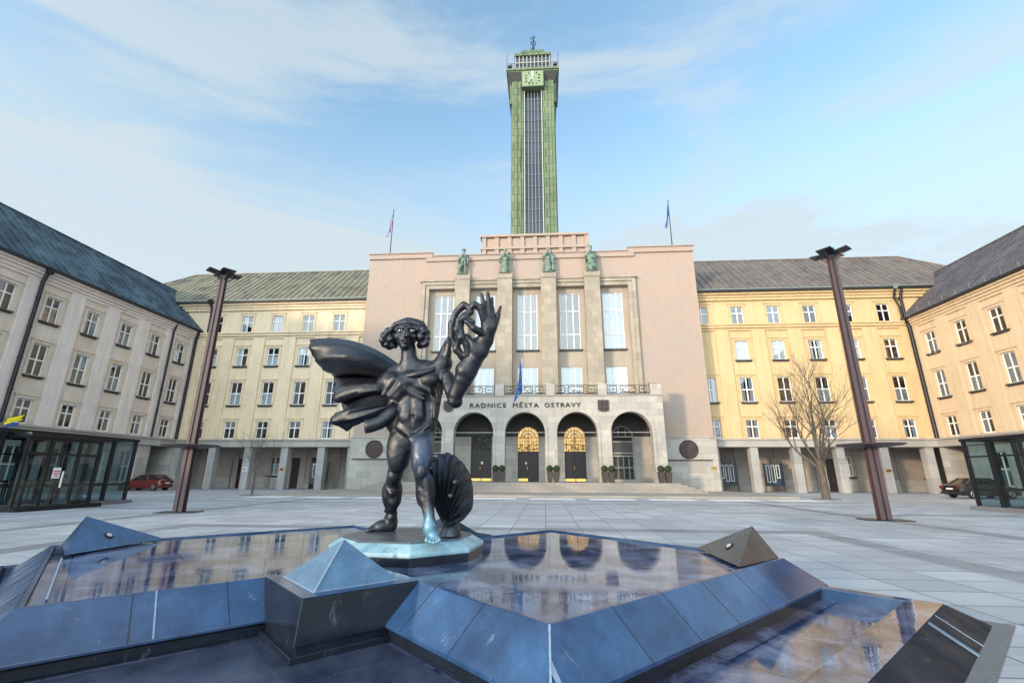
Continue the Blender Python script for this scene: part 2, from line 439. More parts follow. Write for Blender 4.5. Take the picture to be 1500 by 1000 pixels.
_win = {}
def window_meshes(w, h, tr, ncol=2, extra=()):
    key = (w, h, tr, ncol, extra)
    if key in _win: return _win[key]
    f = MB(); t = .075
    f.box(-w / 2, -w / 2 + t, .10, .17, 0, h); f.box(w / 2 - t, w / 2, .10, .17, 0, h)
    f.box(-w / 2 + t, w / 2 - t, .10, .17, 0, t); f.box(-w / 2 + t, w / 2 - t, .10, .17, h - t, h)
    for k in range(1, ncol):
        x = -w / 2 + w * k / ncol; f.box(x - .05, x + .05, .095, .165, t, h - t)
    for q in (tr if hasattr(tr, '__len__') else (tr,)):
        f.box(-w / 2 + t, w / 2 - t, .09, .162, q * h - .05, q * h + .05)
    g_ = MB(); g_.quad((-w / 2, .14, 0), (w / 2, .14, 0), (w / 2, .14, h), (-w / 2, .14, h))
    s = MB(); s.box(-w / 2 - .17, w / 2 + .17, -.2, .06, -.13, -.012); s.box(-w / 2 - .1, w / 2 + .1, -.10, .04, -.22, -.132)
    su = MB(); q = .24
    su.box(-w / 2 - q, -w / 2 - .012, -.07, .04, 0, h + q); su.box(w / 2 + .012, w / 2 + q, -.07, .04, 0, h + q); su.box(-w / 2 - .01, w / 2 + .01, -.07, .04, h + .01, h + q)
    su.box(-w / 2 - q - .06, w / 2 + q + .06, -.15, .02, h + q + .003, h + q + .08)
    def me(mb, nm, mt):
        o = mb.build(nm, mt); m = o.data; bpy.data.objects.remove(o); return m
    _win[key] = r = dict(f=me(f, 'window', M['frame_white']), g=me(g_, 'pane', M['glass_light' if ncol == 3 and h > 3 else 'glass']), s=me(s, 'sill', M['sill']), su=su)
    r['me'] = me
    return r
_cur = {}
def curtain_mesh(w, h, kind):
    key = (w, h, kind)
    if key in _cur: return _cur[key]
    c = MB()
    def sheet(xa, xb, za, zb):
        n = max(3, int((xb - xa) / .05)); vs = []
        for i in range(n + 1):
            x = xa + (xb - xa) * i / n; y = .20 + .02 * math.sin(i * 1.9) + .01 * math.sin(i * .7)
            vs += [(x, y, za), (x, y, zb)]
        c.add(vs, [(2 * i, 2 * i + 2, 2 * i + 3, 2 * i + 1) for i in range(n)])
    if kind == 'full': sheet(-w / 2, w / 2, 0, h)
    elif kind == 'sides': sheet(-w / 2, -w / 2 + .33 * w, 0, h); sheet(w / 2 - .3 * w, w / 2, 0, h)
    elif kind == 'left': sheet(-w / 2, .02, 0, h)
    elif kind == 'low': sheet(-w / 2, w / 2, 0, h * .55)
    else: sheet(-w / 2, w / 2, h * .62, h)
    o = c.build('curtain', M['curtain'], recalc=False, smooth=80); m = o.data; bpy.data.objects.remove(o)
    _cur[key] = m
    return m
def put_window(root, x, z, w, h, tr, ncol, sur_mat, curt, sill=True, y=0.0, surround=True, frame_mat=None):
    r = window_meshes(w, h, tr, ncol)
    f = link('window', r['f'], root); f.location = (x, y, z)
    link('pane', r['g'], f)
    if sill: link('sill', r['s'], f)
    if surround:
        k = 'su_' + sur_mat.name
        if k not in r:
            mb = r['su']; r[k] = r['me'](mb, 'surround', sur_mat)
        link('surround', r[k], f)
    if curt: link('curtain', curtain_mesh(w, h, curt), f)
    return f
RC = random.Random(3)
def pick(p): return RC.choice(p)

def seam_roof(mb, xs0, xs1, y0, z0, y1, z1, xr0, xr1, step=.75):
    """roof slope from eave (xs0..xs1 at y0,z0) to ridge (xr0..xr1 at y1,z1) with standing seams"""
    mb.quad((xs0, y0, z0), (xs1, y0, z0), (xr1, y1, z1), (xr0, y1, z1))
    d = Vector((0, y1 - y0, z1 - z0)); n = Vector((0, -(z1 - z0), y1 - y0)).normalized()
    if n.z < 0: n = -n
    x = xs0 + step / 2
    while x < xs1:
        ta = 1.0
        if x < xr0: ta = min(ta, (x - xs0) / (xr0 - xs0))
        if x > xr1: ta = min(ta, (xs1 - x) / (xs1 - xr1))
        if ta > .03:
            a = Vector((x, y0, z0)) + n * .02; b_ = a + d * ta
            mb.bar(a, b_, .055, .09)
        x += step

# ------------------------------------------------------------------ back wings (local: x along facade, y into building)
BR = dict(top=(16.95, 18.9, 1.28, .62), r1=(13.05, 15.1, 1.32, .62), r2=(8.7, 11.22, 1.28, .5), r3=(5.12, 6.93, 1.24, .62))
def back_wing(label, x0, x1, cols, pillars, wm, fm, roof_mat, hip, cur, doors):
    root = thing('office_wing', label, 'building', (0, 48, 0), 0, 'office wings round the square')
    holes = []
    for c in cols:
        for k in BR:
            z0, z1, w_, tr = BR[k]; holes.append((c - w_ / 2, c + w_ / 2, z0, z1))
    holes = [h for h in holes if h[0] > x0 and h[1] < x1]
    wb = MB(); wall_holes(wb, x0, x1, 5.05, 20.4, holes)
    wb.quad((x0, 0, 5.05), (x0, 12.5, 5.05), (x0, 12.5, 20.4), (x0, 0, 20.4)); wb.quad((x1, 0, 5.05), (x1, 12.5, 5.05), (x1, 12.5, 20.4), (x1, 0, 20.4))
    wb.quad((x0, 12.5, 0), (x1, 12.5, 0), (x1, 12.5, 20.4), (x0, 12.5, 20.4)); wb.quad((x0, 0, 20.4), (x1, 0, 20.4), (x1, 12.5, 20.4), (x0, 12.5, 20.4))
    wb.build('wall', fm, root, recalc=False)
    p = MB()                        # pilasters stand proud between the window bays
    cs = sorted(cols); step = cs[1] - cs[0]; pw = .7
    for c in [cs[0] - step] + cs:
        px_ = c + step / 2
        a, b_ = max(x0, px_ - pw), min(x1, px_ + pw)
        if b_ - a > .15: p = MB(); p.box(a, b_, -.14, .05, 5.06, 16.2); p.build('pilaster', wm, root, bevel=.012)
    p = MB(); p.box(x0, x1, -.142, .05, 16.201, 16.44); p.build('frieze', wm, root, bevel=.012)
    ib = MB(); ib.quad((x0, 3.0, 4.75), (x1, 3.0, 4.75), (x1, 3.0, 20.3), (x0, 3.0, 20.3))
    for z in (4.75, 8.0, 12.2, 16.2): ib.quad((x0, .3, z), (x1, .3, z), (x1, 3, z), (x0, 3, z))
    ib.build('interior', M['interior'], root, recalc=False)
    s = MB(); s.box(x0, x1, -.30, .05, 16.45, 16.72); s.box(x0, x1, -.42, .05, 16.722, 16.9)
    s.build('string_course', wm, root, bevel=.02)
    c_ = MB(); c_.box(x0, x1, -.22, .05, 19.55, 19.85); c_.box(x0, x1, -.34, .05, 19.852, 20.12); c_.box(x0, x1, -.55, .05, 20.122, 20.36)
    c_.build('cornice', wm, root, bevel=.02)
    gt = MB(); gt.box(x0, x1, -.82, -.2, 20.363, 20.56); o = gt.build('gutter', M['gutter'], root)
    g2 = MB(); g2.box(x0, x1, -.86, -.70, 20.562, 20.63); g2.build('gutter_lip', M['gutter_pale'], o)
    rf = MB(); hx0 = x0 + (6.9 if hip == 'left' else 0); hx1 = x1 - (6.9 if hip == 'right' else 0)
    seam_roof(rf, x0, x1, -.8, 20.57, 6.1, 27.1, hx0, hx1)
    rf.quad((x0, 13, 20.57), (x1, 13, 20.57), (hx1, 6.1, 27.1), (hx0, 6.1, 27.1))
    if hip == 'left': rf.tri((x0, -.8, 20.57), (x0, 13, 20.57), (hx0, 6.1, 27.1)); rf.bar((x0, -.8, 20.6), (hx0, 6.1, 27.14), .16, .1)
    if hip == 'right': rf.tri((x1, -.8, 20.57), (x1, 13, 20.57), (hx1, 6.1, 27.1)); rf.bar((x1, -.8, 20.6), (hx1, 6.1, 27.14), .16, .1)
    rf.bar((hx0, 6.1, 27.13), (hx1, 6.1, 27.13), .2, .12)
    rf.build('roof', roof_mat, root, recalc=False)
    # arcade
    e = MB(); e.box(x0, x1, -.30, .62, 4.25, 4.62); e.box(x0, x1, -.24, .60, 4.622, 4.9); e.box(x0, x1, -.36, .2, 4.902, 5.04)
    e.build('arcade_beam', M['stone_band'], root, bevel=.012)
    for px_ in pillars:
        b = MB(); b.box(px_ - .38, px_ + .38, -.16, .58, .001, 4.249)
        b.build('arcade_pillar', M['stone_pillar'], root, bevel=.015)
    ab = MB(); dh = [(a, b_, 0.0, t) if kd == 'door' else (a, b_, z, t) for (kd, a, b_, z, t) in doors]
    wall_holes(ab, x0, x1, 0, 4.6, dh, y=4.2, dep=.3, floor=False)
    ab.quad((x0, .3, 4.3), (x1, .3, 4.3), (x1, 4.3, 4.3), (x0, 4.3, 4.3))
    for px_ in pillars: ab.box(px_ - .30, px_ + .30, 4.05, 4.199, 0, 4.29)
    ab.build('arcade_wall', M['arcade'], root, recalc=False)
    db = MB(); db.box(x0, x1, 4.14, 4.198, .001, 1.25)
    # dado split round the doors
    db = MB(); xs = sorted([(a, b_) for (kd, a, b_, z, t) in doors if kd == 'door']); cur_x = x0
    for a, b_ in xs + [(x1, x1)]:
        if a - cur_x > .1: db.box(cur_x, a, 4.15, 4.199, .001, 1.2)
        cur_x = b_
    db.build('dado', M['stone_base'], root)
    for (kd, a, b_, z, t) in doors:
        if kd == 'door':
            d = MB(); d.box(a, b_, 4.44, 4.5, .0, t)
            n = 2; wd = (b_ - a) / n
            for i in range(n):
                for (za, zb) in ((.25, 1.2), (1.35, t - .25)): d.box(a + i * wd + .12, a + (i + 1) * wd - .12, 4.40, 4.438, za, zb)
            o = d.build('door', M[z] if isinstance(z, str) else M['door_dark'], root)
            h_ = MB(); h_.tube([(a + wd - .08, 4.38, 1.0), (a + wd - .08, 4.34, 1.05), (a + wd - .08, 4.34, 1.3), (a + wd - .08, 4.38, 1.35)], .018, 6); h_.build('handle', M['brass'], o)
        else:
            put_window(root, (a + b_) / 2, z, b_ - a, t - z, .6, 2, wm, 'low', True, 4.2, False)
    i = 0
    for c in cols:
        for k in BR:
            z0, z1, w_, tr = BR[k]
            if c - w_ / 2 <= x0 or c + w_ / 2 >= x1: continue
            put_window(root, c, z0, w_, z1 - z0, tr, 2, fm, cur(k, c), k in ('r1', 'r2'))
    return root
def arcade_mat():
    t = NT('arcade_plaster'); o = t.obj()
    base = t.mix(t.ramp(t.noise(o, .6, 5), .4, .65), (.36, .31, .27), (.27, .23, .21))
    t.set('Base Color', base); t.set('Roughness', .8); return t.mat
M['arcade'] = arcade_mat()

colsR = [16.95, 20.65, 24.35, 28.05, 31.75, 35.45]
def curR(k, c):
    if k == 'r3': return pick([None, None, 'low', 'sides'])
    if k == 'r2': return pick(['left', 'sides', 'sides', 'low', None])
    return 'full' if c < 26 else pick(['sides', 'full', None])
WBR = back_wing('sunlit plastered wing with brown metal roof right of the town hall, behind the bare tree', 16.3, 50, colsR, [16.7, 20.4, 24.4, 28.45, 32.5, 36.6, 40.6],
                M['plaster_sunlit'], M['plaster_sunlit'], M['copper_brown'], 'right', curR,
                [('win', 17.9, 18.8, 1.6, 3.6), ('win', 21.6, 22.5, 1.6, 3.6), ('door', 26.0, 27.2, 'black', 3.3), ('door', 29.3, 30.6, 'black', 3.3), ('win', 31.2, 32.0, 1.5, 3.5), ('win', 38.9, 40.2, 1.4, 3.5)])
colsL = [-22.9, -26.5, -30.1, -33.7, -37.3]
def curL(k, c):
    if k == 'top': return None if c < -36 else ('left' if c < -32 else 'full')
    if k == 'r3': return pick([None, 'top', 'sides'])
    return pick(['low', 'sides', None, 'full', 'left'])
WBL = back_wing('cream plastered wing with green streaked copper roof left of the town hall', -53, -19.36, colsL + [-19.45], [-20.0, -23.2, -27.15, -31.15, -35.1, -39.05],
                M['plaster_cream'], M['plaster_cream'], M['copper_green'], 'left', curL,
                [('door', -35.6, -34.0, 'door_brown', 3.2), ('win', -31.2, -30.0, 1.4, 3.4), ('door', -28.6, -27.6, 'black', 3.3), ('door', -26.3, -24.6, 'black', 3.3), ('door', -21.9, -21.0, 'door_brown', 3.0)])

# ------------------------------------------------------------------ side wings
SR = dict(r1=(13.08, 15.13, 1.2, .62), r2=(8.78, 11.28, 1.18, .5), r3=(5.15, 6.98, 1.16, .62))
def side_wing(label, loc, rz, cols, mir, wm, fm, roof_mat, cur, guards):
    root = thing('office_wing', label, 'building', loc, rz, 'office wings round the square')
    x0, x1 = (-44, 3.2) if not mir else (-3.2, 44)
    xa, xb = (-44, 0) if not mir else (0, 44)
    holes = [(c - SR[k][2] / 2, c + SR[k][2] / 2, SR[k][0], SR[k][1]) for c in cols for k in SR]
    wb = MB(); wall_holes(wb, xa, xb, 5.05, 17.0, holes)
    wb.quad((xa, 12, 0), (xb, 12, 0), (xb, 12, 17), (xa, 12, 17)); e = xa if not mir else xb
    wb.quad((e, 0, 0), (e, 12, 0), (e, 12, 17), (e, 0, 17)); wb.quad((xa, 0, 17), (xb, 0, 17), (xb, 12, 17), (xa, 12, 17))
    wb.build('wall', fm, root, recalc=False)
    p = MB(); cs = sorted(cols); step = cs[1] - cs[0]
    for c in ([cs[0] - step] if mir else []) + cs + ([] if mir else []):
        px_ = c + step / 2
        a, b_ = max(xa, px_ - .62), min(xb, px_ + .62)
        if b_ - a > .2: p = MB(); p.box(a, b_, -.13, .05, 5.06, 16.05); p.build('pilaster', wm, root, bevel=.012)
    if not mir: p = MB(); p.box(xa, cs[0] - step / 2 + .62, -.13, .05, 5.06, 16.05); p.build('pilaster', wm, root, bevel=.012)
    p = MB(); p.box(xa, xb, -.132, .05, 16.051, 16.3); p.build('frieze', wm, root, bevel=.012)
    ib = MB(); ib.quad((xa, 3, 0), (xb, 3, 0), (xb, 3, 17), (xa, 3, 17))
    for z in (4.6, 8.0, 12.2): ib.quad((xa, .3, z), (xb, .3, z), (xb, 3, z), (xa, 3, z))
    ib.build('interior', M['interior'], root, recalc=False)
    c_ = MB(); c_.box(xa, xb, -.24, .05, 16.302, 16.55); c_.box(xa, xb, -.38, .05, 16.552, 16.78); c_.box(xa, xb, -.52, .05, 16.782, 16.98)
    c_.build('cornice', wm, root, bevel=.02)
    gt = MB(); gt.box(xa, xb, -.76, -.2, 16.983, 17.17); gt.build('gutter', M['gutter'], root)
    rf = MB(); seam_roof(rf, x0, x1, -.72, 17.18, 5.3, 23.0, x0, x1, .72)
    rf.quad((x0, 12.5, 17.1), (x1, 12.5, 17.1), (x1, 5.3, 23.0), (x0, 5.3, 23.0)); rf.bar((x0, 5.3, 23.02), (x1, 5.3, 23.02), .2, .12)
    o = rf.build('roof', roof_mat, root, recalc=False)
    if guards:
        x = xa + .8
        while x < xb: q = MB(); q.bar((x, -.62, 17.25), (x, -.62, 17.75), .035); q.build('snow_guard', M['gutter_pale'], o); x += 1.45
    # ground floor in stone, a passage in the bay next to the corner
    gh = [(c - .9, c + .9, .75, 3.55) for c in cols if abs(c) > 3.5]
    pc = -1.75 if not mir else 1.75
    gh.append((pc - 1.35, pc + 1.35, 0, 4.2))
    gb = MB(); wall_holes(gb, xa, xb, 0, 4.25, gh, y=-.05, dep=.4, floor=False)
    gb.quad((pc - 1.35, .35, 0), (pc - 1.35, 3, 0), (pc - 1.35, 3, 4.2), (pc - 1.35, .35, 4.2)); gb.quad((pc + 1.35, .35, 0), (pc + 1.35, 3, 0), (pc + 1.35, 3, 4.2), (pc + 1.35, .35, 4.2))
    gb.build('ground_floor_wall', M['stone_base'], root, recalc=False)
    e_ = MB(); e_.box(xa, xb, -.28, .05, 4.25, 4.62); e_.box(xa, xb, -.2, .05, 4.622, 4.9); e_.box(xa, xb, -.32, .05, 4.902, 5.04)
    e_.build('stone_band', M['stone_band'], root, bevel=.012)
    for c in cols:
        if abs(c) > 3.5: put_window(root, c, .75, 1.8, 2.8, .5, 3, wm, pick([None, 'full', 'low']), True, .02, False)
        for k in SR: put_window(root, c, SR[k][0], SR[k][2], SR[k][1] - SR[k][0], SR[k][3], 2, fm, cur(k, c), k != 'r3')
    return root
cL = [-1.9 - 3.4 * i for i in range(8)]
WL = side_wing('shaded plastered side wing with blue green copper roof on the left of the square', (-39.5, 48, 0), R(90), cL, False, M['plaster_shade_side'], M['plaster_shade_side_field'], M['copper_blue'],
               lambda k, c: pick(['low', 'sides', 'full', None, 'left']), False)
cR = [2.1 + 3.42 * i for i in range(7)]
WR = side_wing('sandy plastered side wing with dark snow guarded roof on the right of the square', (37.7, 48, 0), R(-90), cR, True, M['plaster_sand'], M['plaster_sand'], M['copper_dark'],
               lambda k, c: pick(['low', 'sides', 'full', 'left', None]), True)
# drain pipes
def pipe(root, pts, r=.11, hop=None, mat='pipe'):
    b = MB(); b.tube(pts, r, 10)
    z = min(p[2] for p in pts)
    for k in range(1, 6):
        zz = z + k * 2.4
        if zz < max(p[2] for p in pts) - 1: b.lathe([(r + .03, -.04), (r + .03, .04)], 10, (pts[-1][0], pts[-1][1], zz))
    o = b.build('drain_pipe', M[mat], root, smooth=40)
    if hop:
        h_ = MB(); x, y, z = hop; h_.hull8([(x - .15, y - .13, z - .5), (x + .15, y - .13, z - .5), (x + .15, y + .13, z - .5), (x - .15, y + .13, z - .5)],
                                           [(x - .32, y - .26, z), (x + .32, y - .26, z), (x + .32, y + .26, z), (x - .32, y + .26, z)])
        h_.build('hopper', M['gutter_pale' if mat == 'pipe_green' else 'pipe'], o)
M['pipe_green'] = M['pipe']
pipe(WL, [(-.35, -.5, 17.0), (-.3, -.25, 16.2), (-.3, -.22, 5.06)], .16, (-.35, -.5, 17.1))
pipe(WL, [(-3.55, -.5, 17.0), (-3.55, -.28, 16.1), (-3.55, -.28, 5.06)], .10)
pipe(WL, [(-16.95, -.55, 16.9), (-16.95, -.30, 16.0), (-16.95, -.30, 5.06)], .14, (-16.95, -.62, 17.1))
pipe(WR, [(.3, -.5, 17.0), (.28, -.25, 16.2), (.28, -.22, 5.06)], .19, (.35, -.5, 17.1))
pipe(WBR, [(36.6, -.72, 20.4), (36.6, -.3, 19.4), (36.9, -.3, 18.6), (37.0, -.3, 16.9)], .10, (36.6, -.75, 20.75), 'pipe_green')
pipe(WBR, [(37.3, -.6, 20.3), (37.25, -.3, 19.4), (37.25, -.3, 17.0)], .13)
pipe(WBL, [(-38.0, -.7, 20.4), (-38.0, -.3, 19.4), (-38.0, -.3, 16.9)], .13, (-38.0, -.75, 20.7))
pipe(WBL, [(-38.1, -.62, 20.2), (-37.6, -.3, 19.3), (-37.6, -.3, 17.6)], .09)

# ------------------------------------------------------------------ town hall
H = thing('town_hall', 'pinkish central town hall block with arched stone portal and tall white windows', 'town hall', (0, 0, 0))
FY = 46.5
PXc = [-8.6, -4.0, .66, 5.29]                        # stone piers
WX = [(-11.75, -9.67), (-7.22, -5.16), (-2.68, -.57), (1.83, 3.95), (6.43, 8.53)]
hb = MB()
hb.m = Matrix.Translation((0, FY, 0))
# side panels and frieze, the bay between is set back
def rectf(x0, x1, z0, z1, y=0): hb.quad((x0, y, z0), (x1, y, z0), (x1, y, z1), (x0, y, z1))
rectf(-19.35, -14.06, 5.1, 8.7); rectf(10.95, 16.25, 5.1, 8.7); rectf(-19.35, -12.35, 8.7, 25.0); rectf(9.12, 16.25, 8.7, 25.0); rectf(-12.35, 9.12, 21.05, 25.0)
rectf(-12.35, 9.12, 7.6, 8.85)
for a, b_ in ((-19.35, -19.35), (16.25, 16.25)): hb.quad((a, 0, 0), (a, 11, 0), (a, 11, 25), (a, 0, 25))
hb.quad((-19.35, 11, 0), (16.25, 11, 0), (16.25, 11, 25), (-19.35, 11, 25)); hb.quad((-19.35, 0, 24.95), (16.25, 0, 24.95), (16.25, 11, 24.95), (-19.35, 11, 24.95))
hb.build('wall', M['plaster_pink'], H, recalc=False)
hb = MB(); hb.m = Matrix.Translation((0, FY, 0))
bay_h = [(a, b_, 14.15, 20.44) for a, b_ in WX] + [(a, b_, 9.0, 12.3) for a, b_ in WX]
wall_holes(hb, -12.35, 9.12, 8.85, 21.05, bay_h, y=.45, dep=.3)
hb.quad((-12.35, 0, 8.85), (-12.35, .45, 8.85), (-12.35, .45, 21.05), (-12.35, 0, 21.05)); hb.quad((9.12, 0, 8.85), (9.12, .45, 8.85), (9.12, .45, 21.05), (9.12, 0, 21.05))
hb.quad((-12.35, 0, 21.05), (9.12, 0, 21.05), (9.12, .45, 21.05), (-12.35, .45, 21.05))
M['bay'] = plaster('bay_stone', (.42, .36, .295), (.34, .28, .22), .5)
hb.build('window_bay', M['bay'], H, recalc=False)
fr = MB(); fr.m = Matrix.Translation((0, FY, 0))       # stone frame round the bay
for (w0, d, t) in ((.003, .16, .42), (.425, .28, .36)):
    xa, xb, zt = -12.35 - w0, 9.12 + w0, 21.05 + w0
    fr.box(xa - t, xa, -d, .1, 8.86, zt + t); fr.box(xb, xb + t, -d, .1, 8.86, zt + t); fr.box(xa + .001, xb - .001, -d, .1, zt, zt + t)
fr.box(-13.35, 10.1, -.40, .1, 21.84, 22.0)
fr.build('bay_frame', M['stone_pier'], H, bevel=.02)
for x in PXc:
    b = MB(); b.box(x - .80, x + .80, FY - .75, FY + .44, 8.86, 21.85); b.box(x - .84, x + .84, FY - .82, FY + .10, 21.86, 22.45)
    b.build('pier', M['stone_pier'], H, bevel=.02)
ib = MB(); ib.quad((-13, FY + 2.2, 6), (10, FY + 2.2, 6), (10, FY + 2.2, 22), (-13, FY + 2.2, 22)); ib.build('interior', M['interior'], H, recalc=False)
for a, b_ in WX:
    put_window(H, (a + b_) / 2, 14.15, b_ - a, 6.29, (.262, .674), 3, M['bay'], 'full', True, FY + .45, False)
    put_window(H, (a + b_) / 2, 9.0, b_ - a, 3.3, (.3,), 3, M['bay'], 'full', False, FY + .45, False)
pa = MB(); pa.m = Matrix.Translation((0, FY, 0))       # parapet with raised ends
pa.box(-12.2, 9.3, -.16, .5, 24.38, 24.96); pa.box(-12.2, 9.3, -.28, .5, 24.962, 25.06)
for a, b_ in ((-19.42, -12.201), (9.301, 16.32)): pa.box(a, b_, -.18, .5, 24.80, 25.36); pa.box(a - .06 * (a < 0), b_ + .06 * (a > 0), -.30, .5, 25.362, 25.47)
pa.box(-12.9, -12.2, -.17, .5, 24.38, 24.799); pa.box(9.3, 10.0, -.17, .5, 24.38, 24.799)
pa.build('parapet', M['plaster_pink'], H, bevel=.015)
pe = MB()                                             # stepped attic under the tower
pe.box(-7.35, 5.45, 52.2, 60, 24.9, 30.2); pe.box(-7.62, 5.7, 51.9, 60.1, 28.55, 28.85); pe.box(-7.55, 5.62, 52.0, 60.1, 27.85, 27.99); pe.box(-7.7, 5.78, 51.85, 60.2, 30.25, 30.55)
for k in range(9):
    x = -7.3 + 1.6 * k - .15
    pe.box(x, x + .52, 51.98, 52.25, 27.992, 28.548); pe.box(x, x + .5, 52.0, 52.25, 28.852, 30.248)
pe.build('attic', M['plaster_pink'], H, bevel=.015)
# stone base left and right of the portal
for xa, xb in ((-19.55, -14.06), (10.95, 16.42)):
    sb = MB(); sb.box(xa, xb, FY - .10, FY + .2, 0, 5.05); sb.box(xa - .05 * (xa < 0), xb + .05 * (xb > 0), FY - .18, FY + .2, 5.05, 5.16)
    sb.build('stone_base', M['stone_base'], H, bevel=.015)
# portal with five arches
PY = 43.5; AX = [-11.4 - .05, -6.62, -1.81, 3.02, 7.96]; AR = 1.86; SP = 5.34
po = MB()
def arc(cx, r, n=20): return [(cx + r * math.cos(math.pi * i / n), SP + r * math.sin(math.pi * i / n)) for i in range(n + 1)]
def portal_face(y, z0, z1):
    edges = [-14.06] + [(AX[i] + AX[i + 1]) / 2 for i in range(4)] + [10.95]
    for i, cx in enumerate(AX):
        L, Rr = edges[i], edges[i + 1]
        po.quad((L, y, z0), (cx - AR, y, z0), (cx - AR, y, SP), (L, y, SP)); po.quad((cx + AR, y, z0), (Rr, y, z0), (Rr, y, SP), (cx + AR, y, SP))
        pts = arc(cx, AR); n = len(pts)
        for k in range(n - 1):
            (xa, za), (xb, zb) = pts[k], pts[k + 1]
            po.quad((xa, y, za), (xb, y, zb), (xb, y, z1), (xa, y, z1))
        po.quad((cx + AR, y, SP), (Rr, y, SP), (Rr, y, z1), (cx + AR, y, z1)); po.quad((L, y, SP), (cx - AR, y, SP), (cx - AR, y, z1), (L, y, z1))
portal_face(PY, .9, 8.7)
for cx in AX:
    pts = arc(cx, AR)
    for k in range(len(pts) - 1):
        (xa, za), (xb, zb) = pts[k], pts[k + 1]; po.quad((xa, PY, za), (xb, PY, zb), (xb, PY + 1.0, zb), (xa, PY + 1.0, za))
    for x in (cx - AR, cx + AR): po.quad((x, PY, .9), (x, PY + 1.0, .9), (x, PY + 1.0, SP), (x, PY, SP))
portal_face(PY + 1.0, .9, 8.0)
po.quad((-14.06, PY, .9), (-14.06, FY, .9), (-14.06, FY, 8.7), (-14.06, PY, 8.7)); po.quad((10.95, PY, .9), (10.95, FY, .9), (10.95, FY, 8.7), (10.95, PY, 8.7))
po.quad((-14.06, PY, 8.7), (10.95, PY, 8.7), (10.95, FY, 8.7), (-14.06, FY, 8.7)); po.build('portal', M['stone_portal'], H, recalc=False)
# archivolts, imposts and tie bars
for cx in AX:
    ar = MB(); pts = arc(cx, AR + .001); pto = arc(cx, AR + .26)
    rings = []
    for (xi, zi), (xo, zo) in zip(pts, pto): rings.append([(xi, PY - .06, zi), (xo, PY - .06, zo), (xo, PY + .05, zo), (xi, PY + .05, zi)])
    ar.loft(rings)
    for s in (-1, 1): ar.box(min(cx + s * AR, cx + s * (AR + .26)), max(cx + s * AR, cx + s * (AR + .26)), PY - .06, PY + .05, .92, SP)
    ar.build('archivolt', M['stone_portal'], H, bevel=.01)
    tb = MB(); tb.box(cx - AR, cx + AR, PY + .35, PY + .40, 5.32, 5.37); tb.build('tie_bar', M['stone_portal'], H)
bp = MB(); bp.box(-14.16, 11.05, PY - .10, FY - .2, 8.702, 8.80); bp.build('balcony_coping', M['stone_portal'], H, bevel=.02)
edges = [-14.06] + [(AX[i] + AX[i + 1]) / 2 for i in range(4)] + [10.95]
for i, e in enumerate(edges):
    a, b_ = (e, e + 1.05) if i == 0 else ((e - 1.05, e) if i == 5 else (e - .42, e + .42))
    bp = MB(); bp.box(a, b_, PY - .02, PY + .5, 8.802, 9.86)
    if i in (0, 5): bp.box(a - .06, b_ + .06, PY - .08, PY + .56, 9.86, 9.95)
    bp.build('balcony_post', M['stone_portal'], H, bevel=.02)
rail0 = None
for i in range(5):
    L = edges[i] + (1.05 if i == 0 else .42); Rr = edges[i + 1] - (1.05 if i == 4 else .42); cx = (L + Rr) / 2
    b = MB(); y = PY + .18
    for z in (8.98, 9.74): b.bar((L, y, z), (Rr, y, z), .05)
    b.bar((L, y, 8.86), (Rr, y, 8.86), .07)
    for x in (L + .06, Rr - .06): b.bar((x, y, 8.82), (x, y, 9.76), .04)
    def fret(xa, xb, za, zb):
        for (p, q) in (((xa, za), (xb, za)), ((xb, za), (xb, zb)), ((xb, zb), (xa, zb)), ((xa, zb), (xa, za))): b.bar((p[0], y, p[1]), (q[0], y, q[1]), .05)
    w_ = Rr - L
    fret(L + .25, L + .95, 9.04, 9.62); fret(Rr - .95, Rr - .25, 9.04, 9.62); fret(cx - .72, cx + .72, 9.04, 9.62)
    for s in (-1, 1):
        for z in (9.2, 9.46): b.bar((cx + s * .72, y, z), (cx + s * (w_ / 2 - .95), y, z), .04)
        b.bar((cx + s * (w_ / 2 - .8), y, 9.33), (cx + s * (w_ / 2 - .4), y, 9.33), .04); b.bar((cx + s * (w_ / 2 - .6), y, 9.2), (cx + s * (w_ / 2 - .6), y, 9.46), .04)
    rr = random.Random(i)
    for k in range(26):
        xa = cx + rr.uniform(-.66, .66); za = rr.uniform(9.08, 9.58); b.bar((xa, y, za), (max(cx - .7, min(cx + .7, xa + rr.uniform(-.25, .25))), y, max(9.06, min(9.6, za + rr.uniform(-.2, .2)))), .035)
    b.build('balcony_railing', M['iron'], H)
